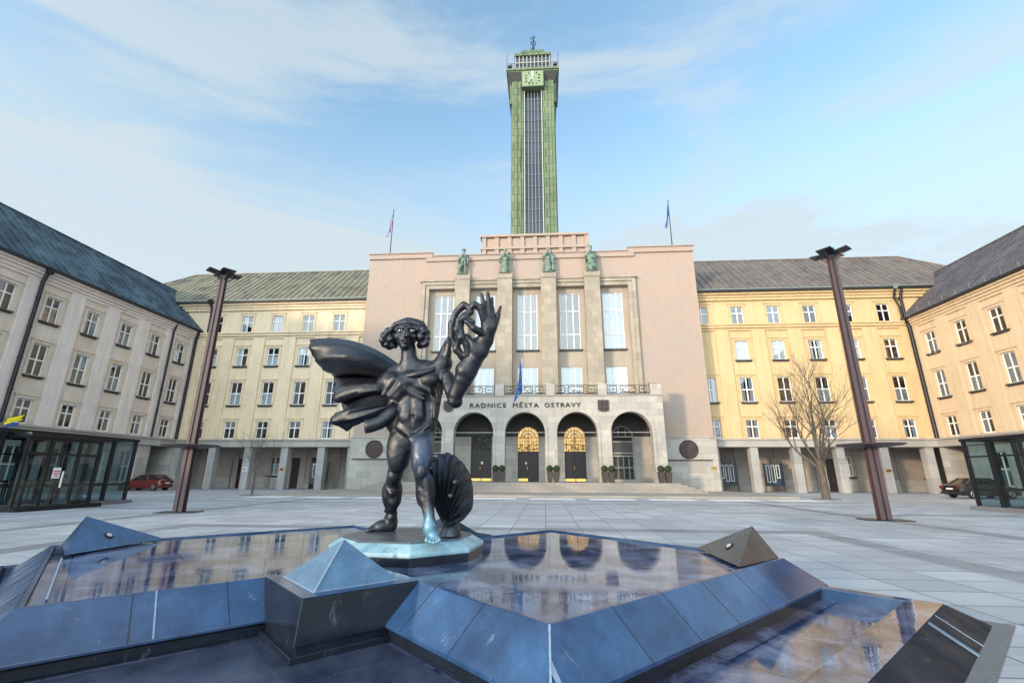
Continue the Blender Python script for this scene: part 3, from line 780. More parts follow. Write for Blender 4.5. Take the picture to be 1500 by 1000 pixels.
# back wall of the porch with doors
ph = MB(); pu = MB(); YB = 47.0
ph.m = Matrix.Translation((0, 0, 0))
DX = [-6.31, -1.64, 2.98]; DW = 1.04
wx = [(-12.45, -10.35), (6.58, 8.70)]
openings = [(x - DW, x + DW) for x in DX] + wx
def arch_open(cx, r, zs): return [(cx + r * math.cos(math.pi * i / 16), zs + r * math.sin(math.pi * i / 16)) for i in range(17)]
allo = sorted([((x - DW), (x + DW), .9, 5.13) for x in DX] + [(a, b_, 1.05, 5.2) for a, b_ in wx])
cur_x = -14.06
for a, b_, z0, zs in allo:
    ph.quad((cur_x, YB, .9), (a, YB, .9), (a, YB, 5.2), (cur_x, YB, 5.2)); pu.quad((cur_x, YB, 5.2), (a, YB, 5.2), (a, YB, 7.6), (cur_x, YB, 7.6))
    pts = arch_open((a + b_) / 2, (b_ - a) / 2, zs)
    for k in range(16):
        (xa, za), (xb, zb) = pts[k], pts[k + 1]
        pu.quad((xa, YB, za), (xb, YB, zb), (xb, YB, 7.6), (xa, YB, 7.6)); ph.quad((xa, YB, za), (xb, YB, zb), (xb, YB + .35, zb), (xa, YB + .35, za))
    for x in (a, b_): ph.quad((x, YB, z0), (x, YB + .35, z0), (x, YB + .35, zs), (x, YB, zs))
    if z0 > .9: ph.quad((a, YB, .9), (b_, YB, .9), (b_, YB, z0), (a, YB, z0))
    cur_x = b_
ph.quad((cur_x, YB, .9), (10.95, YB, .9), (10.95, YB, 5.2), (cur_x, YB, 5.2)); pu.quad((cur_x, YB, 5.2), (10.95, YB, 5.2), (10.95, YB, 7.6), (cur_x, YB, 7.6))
M['vault'] = flat('vault_dark', (.055, .050, .048), .85)  # near-black tone for the vaults and the wall above the doors
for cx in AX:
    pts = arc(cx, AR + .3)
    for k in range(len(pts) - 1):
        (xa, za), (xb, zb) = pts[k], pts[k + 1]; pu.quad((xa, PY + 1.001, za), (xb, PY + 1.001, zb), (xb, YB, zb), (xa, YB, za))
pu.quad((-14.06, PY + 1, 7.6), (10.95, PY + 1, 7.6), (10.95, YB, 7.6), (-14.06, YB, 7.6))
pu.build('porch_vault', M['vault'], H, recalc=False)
ph.build('porch_wall', M['stone_portal'], H, recalc=False)
fl = MB(); fl.box(-14.06, 10.95, PY + .02, YB + .4, .82, .904); fl.build('porch_floor', M['stone_step'], H)
def lit_fan():
    t = NT('lit_glass'); o = t.obj()
    c = t.mix(t.ramp(t.noise(o, 2.2, 6, .7), .36, .66), (.42, .17, .02), (1.0, .68, .20))
    t.set('Base Color', (.2, .14, .05)); t.set('Emission Color', c); t.set('Emission Strength', .62); t.set('Roughness', .25)
    return t.mat
M['lit'] = lit_fan()
for i, x in enumerate(DX):
    d = MB(); zt = 3.75 if i else 5.2
    d.box(x - DW + .01, x + DW - .01, YB + .26, YB + .32, .93, zt)
    rows_ = 4 if i else 6
    for s in (-1, 1):
        for c in range(2):
            for r in range(rows_):
                xa = x + s * (.26 + .5 * c); za = 1.36 + .60 * r
                if za + .42 > zt: continue
                for (p, q) in (((-.17, 0), (.17, 0)), ((.17, 0), (.17, .42)), ((.17, .42), (-.17, .42)), ((-.17, .42), (-.17, 0))): d.bar((xa + p[0], YB + .235, za + p[1]), (xa + q[0], YB + .235, za + q[1]), .04)
                d.box(xa - .07, xa + .07, YB + .225, YB + .255, za + .12, za + .3)
    d.bar((x, YB + .22, .95), (x, YB + .22, zt), .06)
    o = d.build('door', M['door_dark'], H)
    for s in (-1, 1):
        if i == 1 and s == 1: continue
        k = MB(); k.box(min(x + s * .04, x + s * (DW - .05)), max(x + s * .04, x + s * (DW - .05)), YB + .235, YB + .258, .95, 1.2); k.build('kick_plate', M['brass'], o)
    h_ = MB(); h_.tube([(x - .1, YB + .2, 2.0), (x - .1, YB + .15, 2.05), (x - .1, YB + .15, 2.35), (x - .1, YB + .2, 2.4)], .02, 6); h_.build('handle', M['brass'], o)
    if i < 2:
        n_ = MB(); n_.box(x - .05 if i == 0 else x - .3, x + .17 if i == 0 else x - .14, YB + .18, YB + .2, 2.55, 2.8 if i == 0 else 2.75); n_.build('notice', M['frame_white'], o)
    pts = arch_open(x, DW - .01, 5.13)
    z0 = zt + .001
    pa_ = MB(); pa_.prism([(x - DW + .01, z0), (x + DW - .01, z0)] + pts, YB + .30, YB + .33)
    f_ = pa_.build('fanlight', M['lit'] if i else M['door_dark'], H)
    gr = MB(); y = YB + .26
    gr.bar((x, y, zt), (x, y, 6.13), .06); gr.bar((x - DW, y, 5.13), (x + DW, y, 5.13), .055); gr.bar((x - DW, y, zt), (x + DW, y, zt), .07)
    for r in (.38, .70): gr.tube([(x + r * math.cos(math.pi * q / 16), y, 5.13 + r * math.sin(math.pi * q / 16)) for q in range(17)], .03, 5)
    for q in range(1, 8):
        a = math.pi * q / 8; gr.bar((x + .38 * math.cos(a), y, 5.13 + .38 * math.sin(a)), (x + 1.0 * math.cos(a), y, 5.13 + 1.0 * math.sin(a)), .035)
    for q in range(1, 9): gr.bar((x - DW + q * .231, y, zt), (x - DW + q * .231, y, 5.13), .035)
    for q in range(3): gr.bar((x - DW, y, 4.05 + .36 * q), (x + DW, y, 4.05 + .36 * q), .032)
    rr = random.Random(20 + i)
    for q in range(40):
        xa = x + rr.uniform(-.95, .95); za = rr.uniform(zt + .05, 4.5); gr.tube([(xa + .08 * math.cos(u * 1.05), y - .01, za + .09 * math.sin(u * 1.05)) for u in range(5)], .018, 4)
    if i < 1:
        rr = random.Random(9)
        for q in range(50):
            xa = x + rr.uniform(-.95, .95); za = rr.uniform(3.9, 4.7); gr.tube([(xa + .07 * math.cos(u * 1.05), y - .03, za + .09 * math.sin(u * 1.05)) for u in range(5)], .014, 4)
    gr.build('grille', M['iron'], f_)
M['sign_dark'] = flat('sign_dark', (.05, .045, .045), .5)
for a, b_ in wx:                                      # arched side windows of the porch
    cx = (a + b_) / 2; w_ = (b_ - a) / 2
    pb = MB(); pb.prism([(a, 1.05), (b_, 1.05)] + arch_open(cx, w_, 5.2), YB + .26, YB + .29); pn = pb.build('porch_window', M['interior'], H)
    fb = MB(); y = YB + .2
    for z in (1.1, 3.35, 3.62, 4.72, 5.2): fb.box(a, b_, y - .05, y + .06, z - .06, z + .06)
    for x in (a + .05, b_ - .05): fb.box(x - .05, x + .05, y - .055, y + .055, 1.05, 5.2)
    fb.tube([(cx + (w_ - .05) * math.cos(math.pi * q / 16), y, 5.2 + (w_ - .05) * math.sin(math.pi * q / 16)) for q in range(17)], .06, 6)
    for k in (1, 2): fb.box(a + k * w_ * 2 / 3 - .03, a + k * w_ * 2 / 3 + .03, y - .04, y + .04, 5.2, 6.0)
    fb.build('frame', M['stone_portal'], pn)
    sgn = MB(); sgn.box(a + .12, b_ - .12, y + .01, y + .05, 3.69, 4.65); sgn.build('sign_panel', M['sign_dark'], pn)
    gb = MB()
    for k in range(1, 4): gb.bar((a + k * w_ / 2, y - .05, 1.1), (a + k * w_ / 2, y - .05, 3.3), .07)
    for z in (2.2, 2.3): gb.bar((a, y - .05, z), (b_, y - .05, z), .05)
    for k in range(4):
        for zz in (1.5, 2.7):
            xq = a + (k + .5) * w_ / 2; gb.tube([(xq + .17 * math.cos(u * math.pi / 4), y - .05, zz + .36 * math.sin(u * math.pi / 4)) for u in range(8)], .014, 4, closed=True)
    gb.build('grille', M['gutter_pale'], pn)
# lettering
def text_mesh(word, x0, x1, z0, z1, y, mat, parent, dep=.05, name='lettering'):
    cu = bpy.data.curves.new('lettering', 'FONT'); cu.body = word; cu.extrude = dep; cu.space_character = 1.22; cu.resolution_u = 3; cu.offset = .0
    o = bpy.data.objects.new('lettering', cu); COL.objects.link(o)
    dg = bpy.context.evaluated_depsgraph_get(); dg.update()
    me = bpy.data.meshes.new_from_object(o.evaluated_get(dg)); bpy.data.objects.remove(o); bpy.data.curves.remove(cu)
    xs = [v.co.x for v in me.vertices]; ys = [v.co.y for v in me.vertices]; xa, xb = min(xs), max(xs); ya = min(ys)
    capm = .71 if 'Ě' in word else max(ys) - ya
    ya = 0.0 if 'Ě' in word else ya
    for v in me.vertices:
        cx_, cy_, cz_ = v.co; v.co = (x0 + (cx_ - xa) / (xb - xa) * (x1 - x0), y - cz_ - .02, z0 + (cy_ - ya) / capm * (z1 - z0))
    me.materials.clear(); me.materials.append(mat)
    o = link(name, me, parent)
    return o
for wd, a, b_ in (('RADNICE', -7.0, -3.56), ('MĚSTA', -2.94, -.52), ('OSTRAVY', .04, 3.41)):
    text_mesh(wd, a, b_, 7.64, 8.05, PY - .03, M['iron'], H)
# coats of arms
M['crest'] = flat('crest_bronze', (.055, .035, .035), .6, .2, .3, 6)
def crest(cx, zt, w_, h_, sq):
    b = MB(); n = 14
    pts = [(cx - w_, zt), (cx + w_, zt)]
    rb = .35 if sq else .95
    for q in range(n + 1):
        a = math.pi * q / n; pts.append((cx + w_ * math.cos(a), zt - h_ + rb * w_ - rb * w_ * math.sin(a)))
    b.prism(pts, PY - .14, PY + .02); o = b.build('coat_of_arms', M['crest'], H, bevel=.02)
    r = MB()
    if not sq:
        for q in range(5): r.box(cx - .3 + .02 * q, cx + .34 - .03 * q, PY - .19, PY - .142, zt - .28 - .11 * q, zt - .22 - .11 * q)
        r.ball((cx + .2, PY - .17, zt - .33), (.12, .05, .1)); r.ball((cx - .05, PY - .16, zt - .48), (.28, .05, .13)); r.ball((cx - .1, PY - .17, zt - .68), (.18, .05, .06))
    else:
        r.box(cx - .44, cx + .44, PY - .150, PY - .141, zt - 1.0, zt - .04); r.box(cx - .42, cx + .42, PY - .165, PY - .149, zt - .1, zt - .06); r.ball((cx - .2, PY - .16, zt - .3), (.16, .05, .14)); r.ball((cx + .2, PY - .16, zt - .3), (.16, .05, .14))
        r.ball((cx - .2, PY - .16, zt - .72), (.16, .05, .16)); r.ball((cx + .2, PY - .16, zt - .72), (.16, .05, .16)); r.box(cx - .02, cx + .02, PY - .165, PY - .142, zt - 1.0, zt - .05); r.box(cx - .42, cx - .03, PY - .163, PY - .142, zt - .53, zt - .49); r.box(cx + .03, cx + .42, PY - .163, PY - .142, zt - .53, zt - .49)
    r.build('relief', M['crest'], o, smooth=40)
crest(-9.06, 8.3, .48, 1.06, False); crest(5.5, 8.28, .5, 1.06, True)
def medallion(cx, cz):
    b = MB(); ri = []
    for (r, y) in ((.88, .02), (.88, -.1), (.80, -.14), (.76, -.09), (.0, -.10)): ri.append((r, y))
    rings = [[(cx + max(r, .01) * math.cos(2 * math.pi * k / 40), FY - .10 + y, cz + max(r, .01) * math.sin(2 * math.pi * k / 40)) for k in range(40)] for r, y in ri]
    b.loft(rings); o = b.build('medallion', M['crest'], H, smooth=30)
    r = MB(); rr = random.Random(int(cx * 10)); r.ball((cx, FY - .195, cz), (.70, .022, .70), 24, 6)
    for q in range(46):
        a = rr.uniform(0, 6.283); d = rr.uniform(0, .62)
        r.ball((cx + d * math.cos(a), FY - .2, cz + d * math.sin(a)), (rr.uniform(.04, .13), .045, rr.uniform(.03, .1)), 8, 6)
    r.build('relief', M['crest'], o, smooth=50)
medallion(13.73, 3.95); medallion(-17.02, 3.98)
lb = MB(); lb.box(11.73, 15.82, FY - .2, FY - .10, 2.90, 3.0); lb.box(-19.2, -15.0, FY - .2, FY - .10, 2.95, 3.05); lb.build('ledge', M['crest'], H)
pq = MB(); pq.box(15.62, 16.12, FY - .14, FY - .10, 2.02, 2.34); o = pq.build('plaque', M['brass'], H)
pq = MB()
for k in range(3): pq.box(15.67 + .15 * k, 15.77 + .15 * k, FY - .15, FY - .141, 2.2, 2.3)
pq.build('plaque_marks', M['iron'], o)

# ------------------------------------------------------------------ clock tower
T = thing('clock_tower', 'tall green copper clad clock tower rising behind the town hall', 'tower', (-1.05, 62, 24))
tb = MB(); D = 6.6; zb, zt_ = 0, 41.6
tb.box(-3.35, -1.62, 0, D, zb, zt_); tb.box(1.62, 3.35, 0, D, zb, zt_); tb.box(-1.62, 1.62, .5, D - .01, zb, zt_)
for s in (-1, 1):                                      # stepped cladding strips
    for x in (1.95, 2.55, 3.0): tb.box(min(s * x, s * (x + .42)), max(s * x, s * (x + .42)), -.10 - .04 * (x == 2.55), .02, zb, 41.0)
    tb.box(min(s * 3.351, s * 3.62), max(s * 3.351, s * 3.62), .9, D - .9, zb, 36.5)
    tb.box(min(s * 3.351, s * 3.85), max(s * 3.351, s * 3.85), .5, D - .5, 36.6, 41.4)
tb.build('shaft', M['tower'], T, bevel=.02)
gz_ = MB(); gz_.box(-1.34, 1.34, .30, .42, zb, 38.54); M['tower_glass'] = flat('tower_glass', (.028, .034, .048), .12, 0, .5, .5); gz_.build('glazing', M['tower_glass'], T)
M['mull_white'] = flat('mullion_white', (.36, .39, .34), .5)
for x in (-1.42, 1.42): mu = MB(); mu.box(x - .075, x + .075, -.12, .45, zb, 38.54); mu.build('mullion', M['mull_white'], T)
M['mull'] = flat('mullion_grey', (.21, .23, .25), .5); M['trans'] = flat('transom_grey', (.10, .11, .12), .5)
for k in range(1, 5): x = -1.34 + k * .536; mu = MB(); mu.box(x - .045, x + .045, .16, .30, zb, 38.54); mu.build('mullion', M['mull'], T)
z = 2.0
while z < 38.5: mu = MB(); mu.box(-1.33, 1.33, .2, .299, z, z + .10); mu.build('transom', M['trans'], T); z += 2.05
bx = MB(); bx.box(-.42, .42, -.25, .14, 1.3, 2.0); bx.build('lamp_box', M['black'], T)
ck = MB(); ck.box(-1.80, 1.80, -.93, .2, 38.55, 41.69); c = ck.build('clock', M['tower'], T, bevel=.02)
M['clock_face'] = flat('clock_face', (.20, .265, .15), .6); fc = MB(); fc.box(-1.70, 1.70, -.96, -.932, 38.65, 41.62); fc.build('dial', M['clock_face'], c)
for k in range(12):
    a = k * math.pi / 6; s = 1.22 / max(abs(math.sin(a)), abs(math.cos(a)), .82); p = Vector((math.sin(a) * s, -.98, 40.12 + math.cos(a) * s)); q = Vector((math.sin(a) * (s - .34), -.98, 40.12 + math.cos(a) * (s - .34)))
    nm = MB(); nm.bar(p, q, .2, .06); nm.build('hour_mark', M['black'], c)
hd = MB(); hd.bar((.05, -1.03, 39.8), (-.03, -1.03, 41.55), .2, .04); hd.build('hand', M['frame_white'], c)
hd = MB(); hd.bar((.22, -1.08, 40.55), (-.72, -1.08, 39.15), .24, .04); hd.build('hand', M['frame_white'], c)
gl_ = MB(); gl_.box(-4.35, 4.35, -1.0, D + 1.0, 41.95, 42.4); gl_.box(-4.2, 4.2, -.85, D + .85, 41.70, 41.948); gl_.build('gallery', M['tower'], T, bevel=.03)
sf = MB(); sf.hull8([(-3.5, -.02, 40.3), (3.5, -.02, 40.3), (3.5, D, 40.3), (-3.5, D, 40.3)], [(-4.15, -.8, 41.698), (4.15, -.8, 41.698), (4.15, D + .8, 41.698), (-4.15, D + .8, 41.698)])
sf.build('gallery_soffit', M['tower_dark'], T)
ln = MB(); ln.box(-2.9, 2.9, .6, D - .6, 42.4, 46.4); ln.build('lantern', M['tower_glass'], T)
M['lant'] = flat('lantern_grey', (.35, .36, .33), .5)
for k in range(10): x = -2.9 + k * .644; lm = MB(); lm.box(x - .07, x + .07, .5, .6, 42.4, 46.4); lm.build('lantern_mullion', M['lant'], T)
lm = MB(); lm.box(-3.0, 3.0, .45, .598, 44.9, 45.05); lm.build('lantern_transom', M['lant'], T)
cp = MB(); cp.box(-3.12, 3.12, .3, D - .3, 46.4, 46.95); cp.box(-1.8, 1.8, 1.4, D - 1.4, 46.952, 48.0); cp.box(-1.98, 1.98, 1.2, D - 1.2, 48.002, 48.5); cp.build('cap', M['tower'], T, bevel=.03)
rl = MB()
for x in np.linspace(-4.25, 4.25, 15): rl.bar((x, -.9, 42.4), (x, -.9, 43.4), .04)
for z in (42.9, 43.4): rl.bar((-4.25, -.9, z), (4.25, -.9, z), .04)
for s in (-1, 1):
    rl.bar((s * 4.25, -.9, 42.4), (s * 4.25, -.9, 45.4), .06); rl.bar((s * 4.25, -.9, 43.4), (s * 4.25, D + .9, 43.4), .04)
rl.build('railing', M['iron'], T)
for s in (-1, 1):
    fb = MB(); fb.tube([(s * 3.75, -.7, 42.4), (s * 3.75, -.7, 42.9)], .06, 6); fb.hull8([(s * 3.75 - .35, -.95, 42.8), (s * 3.75 + .3, -.95, 42.75), (s * 3.75 + .3, -.5, 42.75), (s * 3.75 - .35, -.5, 42.8)], [(s * 3.75 - .28, -.9, 43.15), (s * 3.75 + .36, -.9, 43.25), (s * 3.75 + .36, -.5, 43.25), (s * 3.75 - .28, -.5, 43.15)])
    fb.build('floodlight', M['black'], T)
an = MB(); an.tube([(0.1, 3.2, 48.4), (.1, 3.2, 53.8)], .1, 6)
for z in (49.4, 50.2, 51.0, 51.8, 52.6, 53.3):
    for a in (0.3, 2.4, 4.5):
        d = Vector((math.cos(a + z), math.sin(a + z), 0)) * .45; p = Vector((.1, 3.2, z)); an.bar(p, p + d, .06); an.bar(p + d + Vector((0, 0, -.35)), p + d + Vector((0, 0, .4)), .09)
an.build('antenna', M['steel_dark'], T)
BODY = [
    ('e', (0.055, -0.08, 1.375), (0.27, 0.19, 0.19), 0.05, 'u'),
    ('c', (-0.1, -0.06, 1.254), (0.196, -0.14, 1.247), 0.165, 0.155, 0.05, 'u'),
    ('e', (0.064, -0.1, 1.633), (0.245, 0.18, 0.27), 0.1, 'u'),
    ('e', (0.037, -0.19, 1.516), (0.19, 0.13, 0.2), 0.08, 'u'),
    ('e', (0.09, -0.1, 2.007), (0.33, 0.23, 0.3), 0.1, 'u'),
    ('e', (-0.016, -0.27, 2.064), (0.15, 0.1, 0.11), 0.05, 'u'),
    ('e', (0.292, -0.28, 2.059), (0.15, 0.1, 0.11), 0.05, 'u'),
    ('c', (0.349, -0.1, 2.035), (0.281, -0.1, 1.449), 0.12, 0.1, 0.08, 'u'),
    ('c', (-0.235, -0.1, 1.91), (-0.228, -0.08, 1.472), 0.1, 0.13, 0.08, 'u'),
    ('e', (-0.029, -0.261, 1.793), (0.085, 0.04, 0.065), 0.07, 'u'),
    ('e', (-0.017, -0.276, 1.676), (0.085, 0.04, 0.065), 0.07, 'u'),
    ('e', (-0.006, -0.286, 1.561), (0.085, 0.04, 0.065), 0.07, 'u'),
    ('e', (0.127, -0.261, 1.792), (0.085, 0.04, 0.065), 0.07, 'u'),
    ('e', (0.138, -0.276, 1.675), (0.085, 0.04, 0.065), 0.07, 'u'),
    ('e', (0.148, -0.286, 1.561), (0.085, 0.04, 0.065), 0.07, 'u'),
    ('c', (0.055, -0.33, 1.849), (0.094, -0.33, 1.398), 0.018, 0.018, 0.03, 's'),
    ('e', (0.089, -0.345, 1.535), (0.035, 0.05, 0.03), 0.02, 's'),
    ('c', (-0.12, -0.255, 1.415), (0.101, -0.29, 1.264), 0.024, 0.02, 0.06, 'u'),
    ('c', (0.314, -0.27, 1.431), (0.142, -0.3, 1.254), 0.024, 0.02, 0.06, 'u'),
    ('e', (0.106, -0.3, 1.236), (0.06, 0.06, 0.06), 0.03, 'u'),
    ('e', (0.154, -0.3, 1.217), (0.05, 0.05, 0.055), 0.03, 'u'),
    ('c', (-0.071, -0.1, 2.303), (-0.285, -0.1, 2.172), 0.1, 0.13, 0.08, 'u'),
    ('c', (-0.05, -0.1, 2.303), (0.387, -0.13, 2.219), 0.1, 0.15, 0.08, 'u'),
    ('c', (-0.048, -0.12, 2.206), (-0.077, -0.17, 2.554), 0.125, 0.108, 0.06, 'u'),
    ('e', (-0.107, -0.19, 2.769), (0.163, 0.19, 0.205), 0.04, 'u'),
    ('e', (-0.103, -0.24, 2.628), (0.105, 0.125, 0.1), 0.06, 'u'),
    ('e', (-0.088, -0.32, 2.544), (0.05, 0.05, 0.04), 0.04, 'u'),
    ('c', (-0.056, -0.385, 2.79), (-0.024, -0.435, 2.672), 0.02, 0.034, 0.025, 'u'),
    ('e', (-0.074, -0.39, 2.68), (0.022, 0.022, 0.022), 0.02, 'u'),
    ('e', (-0.002, -0.39, 2.677), (0.022, 0.022, 0.022), 0.02, 'u'),
    ('c', (-0.23, -0.335, 2.825), (-0.093, -0.385, 2.812), 0.016, 0.018, 0.02, 'u'),
    ('c', (-0.022, -0.385, 2.807), (0.068, -0.35, 2.804), 0.018, 0.014, 0.02, 'u'),
    ('e', (-0.189, -0.32, 2.689), (0.055, 0.05, 0.045), 0.05, 'u'),
    ('e', (0.04, -0.33, 2.682), (0.05, 0.05, 0.045), 0.05, 'u'),
    ('e', (-0.139, -0.4, 2.756), (0.045, 0.045, 0.026), 0.02, 's'),
    ('e', (0.036, -0.4, 2.749), (0.04, 0.045, 0.026), 0.02, 's'),
    ('e', (-0.064, -0.385, 2.619), (0.062, 0.03, 0.014), 0.012, 'u'),
    ('e', (-0.064, -0.38, 2.586), (0.05, 0.03, 0.015), 0.012, 'u'),
    ('c', (-0.123, -0.4, 2.598), (0.006, -0.4, 2.596), 0.006, 0.006, 0.008, 's'),
    ('e', (-0.296, -0.18, 2.775), (0.03, 0.05, 0.06), 0.02, 'u'),
    ('e', (0.075, -0.18, 2.769), (0.03, 0.05, 0.06), 0.02, 'u'),
    ('e', (-0.29, -0.18, 2.035), (0.17, 0.17, 0.15), 0.05, 'u'),
    ('e', (-0.422, -0.15, 2.062), (0.09, 0.13, 0.13), 0.04, 'u'),
    ('c', (-0.438, -0.22, 1.94), (-0.34, -0.26, 2.119), 0.035, 0.042, 0.06, 'u'),
    ('c', (-0.341, -0.28, 1.86), (-0.203, -0.33, 2.054), 0.045, 0.054, 0.06, 'u'),
    ('c', (-0.244, -0.3, 1.827), (-0.085, -0.35, 1.991), 0.04, 0.048, 0.06, 'u'),
    ('c', (-0.164, -0.3, 1.807), (-0.047, -0.33, 1.917), 0.035, 0.042, 0.06, 'u'),
    ('c', (0.361, -0.14, 2.187), (0.463, -0.18, 2.318), 0.17, 0.13, 0.06, 'u'),
    ('c', (0.433, -0.18, 2.319), (0.548, -0.24, 2.742), 0.12, 0.018, 0.03, 'u'),
    ('c', (0.521, -0.24, 2.424), (0.539, -0.26, 2.571), 0.06, 0.05, 0.02, 'u'),
    ('c', (0.535, -0.24, 2.094), (0.676, -0.35, 1.774), 0.1, 0.1, 0.04, 'u'),
    ('e', (0.693, -0.38, 1.732), (0.1, 0.11, 0.09), 0.04, 'u'),
    ('c', (0.707, -0.42, 1.819), (0.865, -0.48, 2.156), 0.1, 0.145, 0.03, 'u'),
    ('c', (0.847, -0.48, 2.146), (0.931, -0.5, 2.265), 0.15, 0.135, 0.015, 'u'),
    ('c', (0.939, -0.5, 2.313), (1.11, -0.55, 2.549), 0.12, 0.105, 0.02, 'u'),
    ('e', (0.952, -0.55, 2.464), (0.1, 0.1, 0.1), 0.08, 'u'),
    ('e', (1.037, -0.54, 2.388), (0.105, 0.1, 0.1), 0.08, 'u'),
    ('e', (0.854, -0.6, 2.549), (0.075, 0.08, 0.075), 0.04, 'u'),
    ('c', (1.11, -0.55, 2.549), (1.17, -0.6, 2.69), 0.105, 0.1, 0.05, 'u'),
    ('e', (1.171, -0.62, 2.762), (0.12, 0.07, 0.12), 0.04, 'u'),
    ('c', (1.099, -0.65, 2.812), (1.055, -0.7, 2.964), 0.054, 0.052, 0.014, 'u'),
    ('c', (1.055, -0.7, 2.964), (0.974, -0.73, 3.004), 0.052, 0.046, 0.014, 'u'),
    ('c', (0.974, -0.73, 3.004), (0.898, -0.71, 2.934), 0.046, 0.036, 0.014, 'u'),
    ('c', (1.121, -0.64, 2.835), (1.091, -0.66, 3.018), 0.048, 0.04, 0.014, 'u'),
    ('c', (1.091, -0.66, 3.018), (1.059, -0.66, 3.175), 0.04, 0.026, 0.014, 'u'),
    ('c', (1.165, -0.62, 2.861), (1.154, -0.63, 3.027), 0.048, 0.04, 0.014, 'u'),
    ('c', (1.154, -0.63, 3.027), (1.141, -0.63, 3.205), 0.04, 0.026, 0.014, 'u'),
    ('c', (1.21, -0.6, 2.847), (1.202, -0.59, 3.011), 0.045, 0.036, 0.014, 'u'),
    ('c', (1.202, -0.59, 3.011), (1.194, -0.58, 3.147), 0.036, 0.024, 0.014, 'u'),
    ('c', (1.252, -0.58, 2.774), (1.281, -0.56, 2.909), 0.042, 0.034, 0.014, 'u'),
    ('c', (1.281, -0.56, 2.909), (1.312, -0.55, 3.034), 0.034, 0.022, 0.014, 'u'),
    ('c', (1.083, -0.64, 2.62), (0.972, -0.72, 2.665), 0.056, 0.046, 0.014, 'u'),
    ('c', (0.972, -0.72, 2.665), (0.87, -0.74, 2.757), 0.046, 0.034, 0.014, 'u'),
    ('c', (-0.129, -0.05, 1.207), (-0.202, 0.06, 0.799), 0.16, 0.108, 0.09, 'u'),
    ('e', (-0.152, -0.13, 1.053), (0.13, 0.12, 0.24), 0.09, 'u'),
    ('e', (-0.074, -0.1, 1.055), (0.1, 0.12, 0.22), 0.09, 'u'),
    ('e', (-0.2, 0.0, 0.762), (0.1, 0.1, 0.1), 0.05, 'u'),
    ('c', (-0.254, 0.12, 0.706), (-0.327, 0.38, 0.174), 0.1, 0.07, 0.05, 'u'),
    ('e', (-0.338, 0.27, 0.515), (0.11, 0.14, 0.2), 0.09, 'u'),
    ('e', (-0.225, 0.2, 0.519), (0.09, 0.11, 0.2), 0.05, 'u'),
    ('c', (-0.345, 0.12, 0.613), (-0.25, 0.09, 0.522), 0.022, 0.036, 0.03, 'u'),
    ('c', (-0.25, 0.09, 0.522), (-0.179, 0.14, 0.539), 0.036, 0.022, 0.03, 'u'),
    ('c', (-0.4, 0.24, 0.423), (-0.253, 0.16, 0.401), 0.022, 0.036, 0.03, 'u'),
    ('c', (-0.253, 0.16, 0.401), (-0.192, 0.2, 0.463), 0.036, 0.022, 0.03, 'u'),
    ('c', (-0.398, 0.3, 0.272), (-0.302, 0.24, 0.314), 0.022, 0.036, 0.03, 'u'),
    ('c', (-0.302, 0.24, 0.314), (-0.254, 0.3, 0.347), 0.036, 0.022, 0.03, 'u'),
    ('c', (-0.389, 0.35, 0.195), (-0.302, 0.3, 0.19), 0.022, 0.036, 0.03, 'u'),
    ('c', (-0.302, 0.3, 0.19), (-0.254, 0.36, 0.232), 0.036, 0.022, 0.03, 'u'),
    ('e', (-0.323, 0.38, 0.128), (0.085, 0.1, 0.09), 0.05, 'u'),
    ('c', (-0.315, 0.37, 0.065), (-0.547, 0.3, 0.029), 0.085, 0.055, 0.05, 'u'),
    ('e', (-0.447, 0.32, 0.059), (0.1, 0.09, 0.09), 0.05, 'u'),
    ('c', (-0.523, 0.26, 0.038), (-0.586, 0.22, 0.02), 0.034, 0.03, 0.015, 'u'),
    ('c', (-0.548, 0.29, 0.029), (-0.592, 0.26, 0.014), 0.034, 0.03, 0.015, 'u'),
    ('c', (-0.573, 0.32, 0.02), (-0.598, 0.3, 0.008), 0.034, 0.03, 0.015, 'u'),
    ('c', (-0.598, 0.35, 0.011), (-0.605, 0.34, 0.002), 0.034, 0.03, 0.015, 'u'),
    ('c', (0.21, -0.18, 1.18), (0.279, -0.4, 0.815), 0.14, 0.1, 0.09, 'u'),
    ('e', (0.232, -0.34, 1.044), (0.1, 0.1, 0.22), 0.09, 'u'),
    ('e', (0.295, -0.3, 1.064), (0.09, 0.1, 0.2), 0.09, 'u'),
    ('e', (0.302, -0.48, 0.781), (0.085, 0.09, 0.1), 0.05, 'u'),
    ('e', (0.319, -0.55, 0.814), (0.06, 0.05, 0.09), 0.03, 'u'),
    ('c', (0.327, -0.42, 0.713), (0.445, -0.46, 0.194), 0.095, 0.066, 0.05, 'u'),
    ('e', (0.297, -0.34, 0.558), (0.085, 0.11, 0.19), 0.09, 'u'),
    ('e', (0.402, -0.36, 0.559), (0.085, 0.11, 0.19), 0.09, 'u'),
    ('c', (0.377, -0.51, 0.697), (0.453, -0.51, 0.271), 0.035, 0.03, 0.04, 'u'),
    ('e', (0.449, -0.47, 0.163), (0.085, 0.1, 0.085), 0.05, 'u'),
    ('c', (0.455, -0.48, 0.101), (0.532, -0.65, 0.058), 0.09, 0.07, 0.05, 'u'),
    ('c', (0.482, -0.65, 0.05), (0.491, -0.746, 0.022), 0.032, 0.036, 0.006, 'u'),
    ('c', (0.504, -0.65, 0.05), (0.536, -0.758, 0.008), 0.032, 0.026, 0.006, 'u'),
    ('c', (0.526, -0.65, 0.05), (0.576, -0.77, 0.007), 0.032, 0.026, 0.006, 'u'),
    ('c', (0.548, -0.65, 0.051), (0.609, -0.758, 0.013), 0.032, 0.026, 0.006, 'u'),
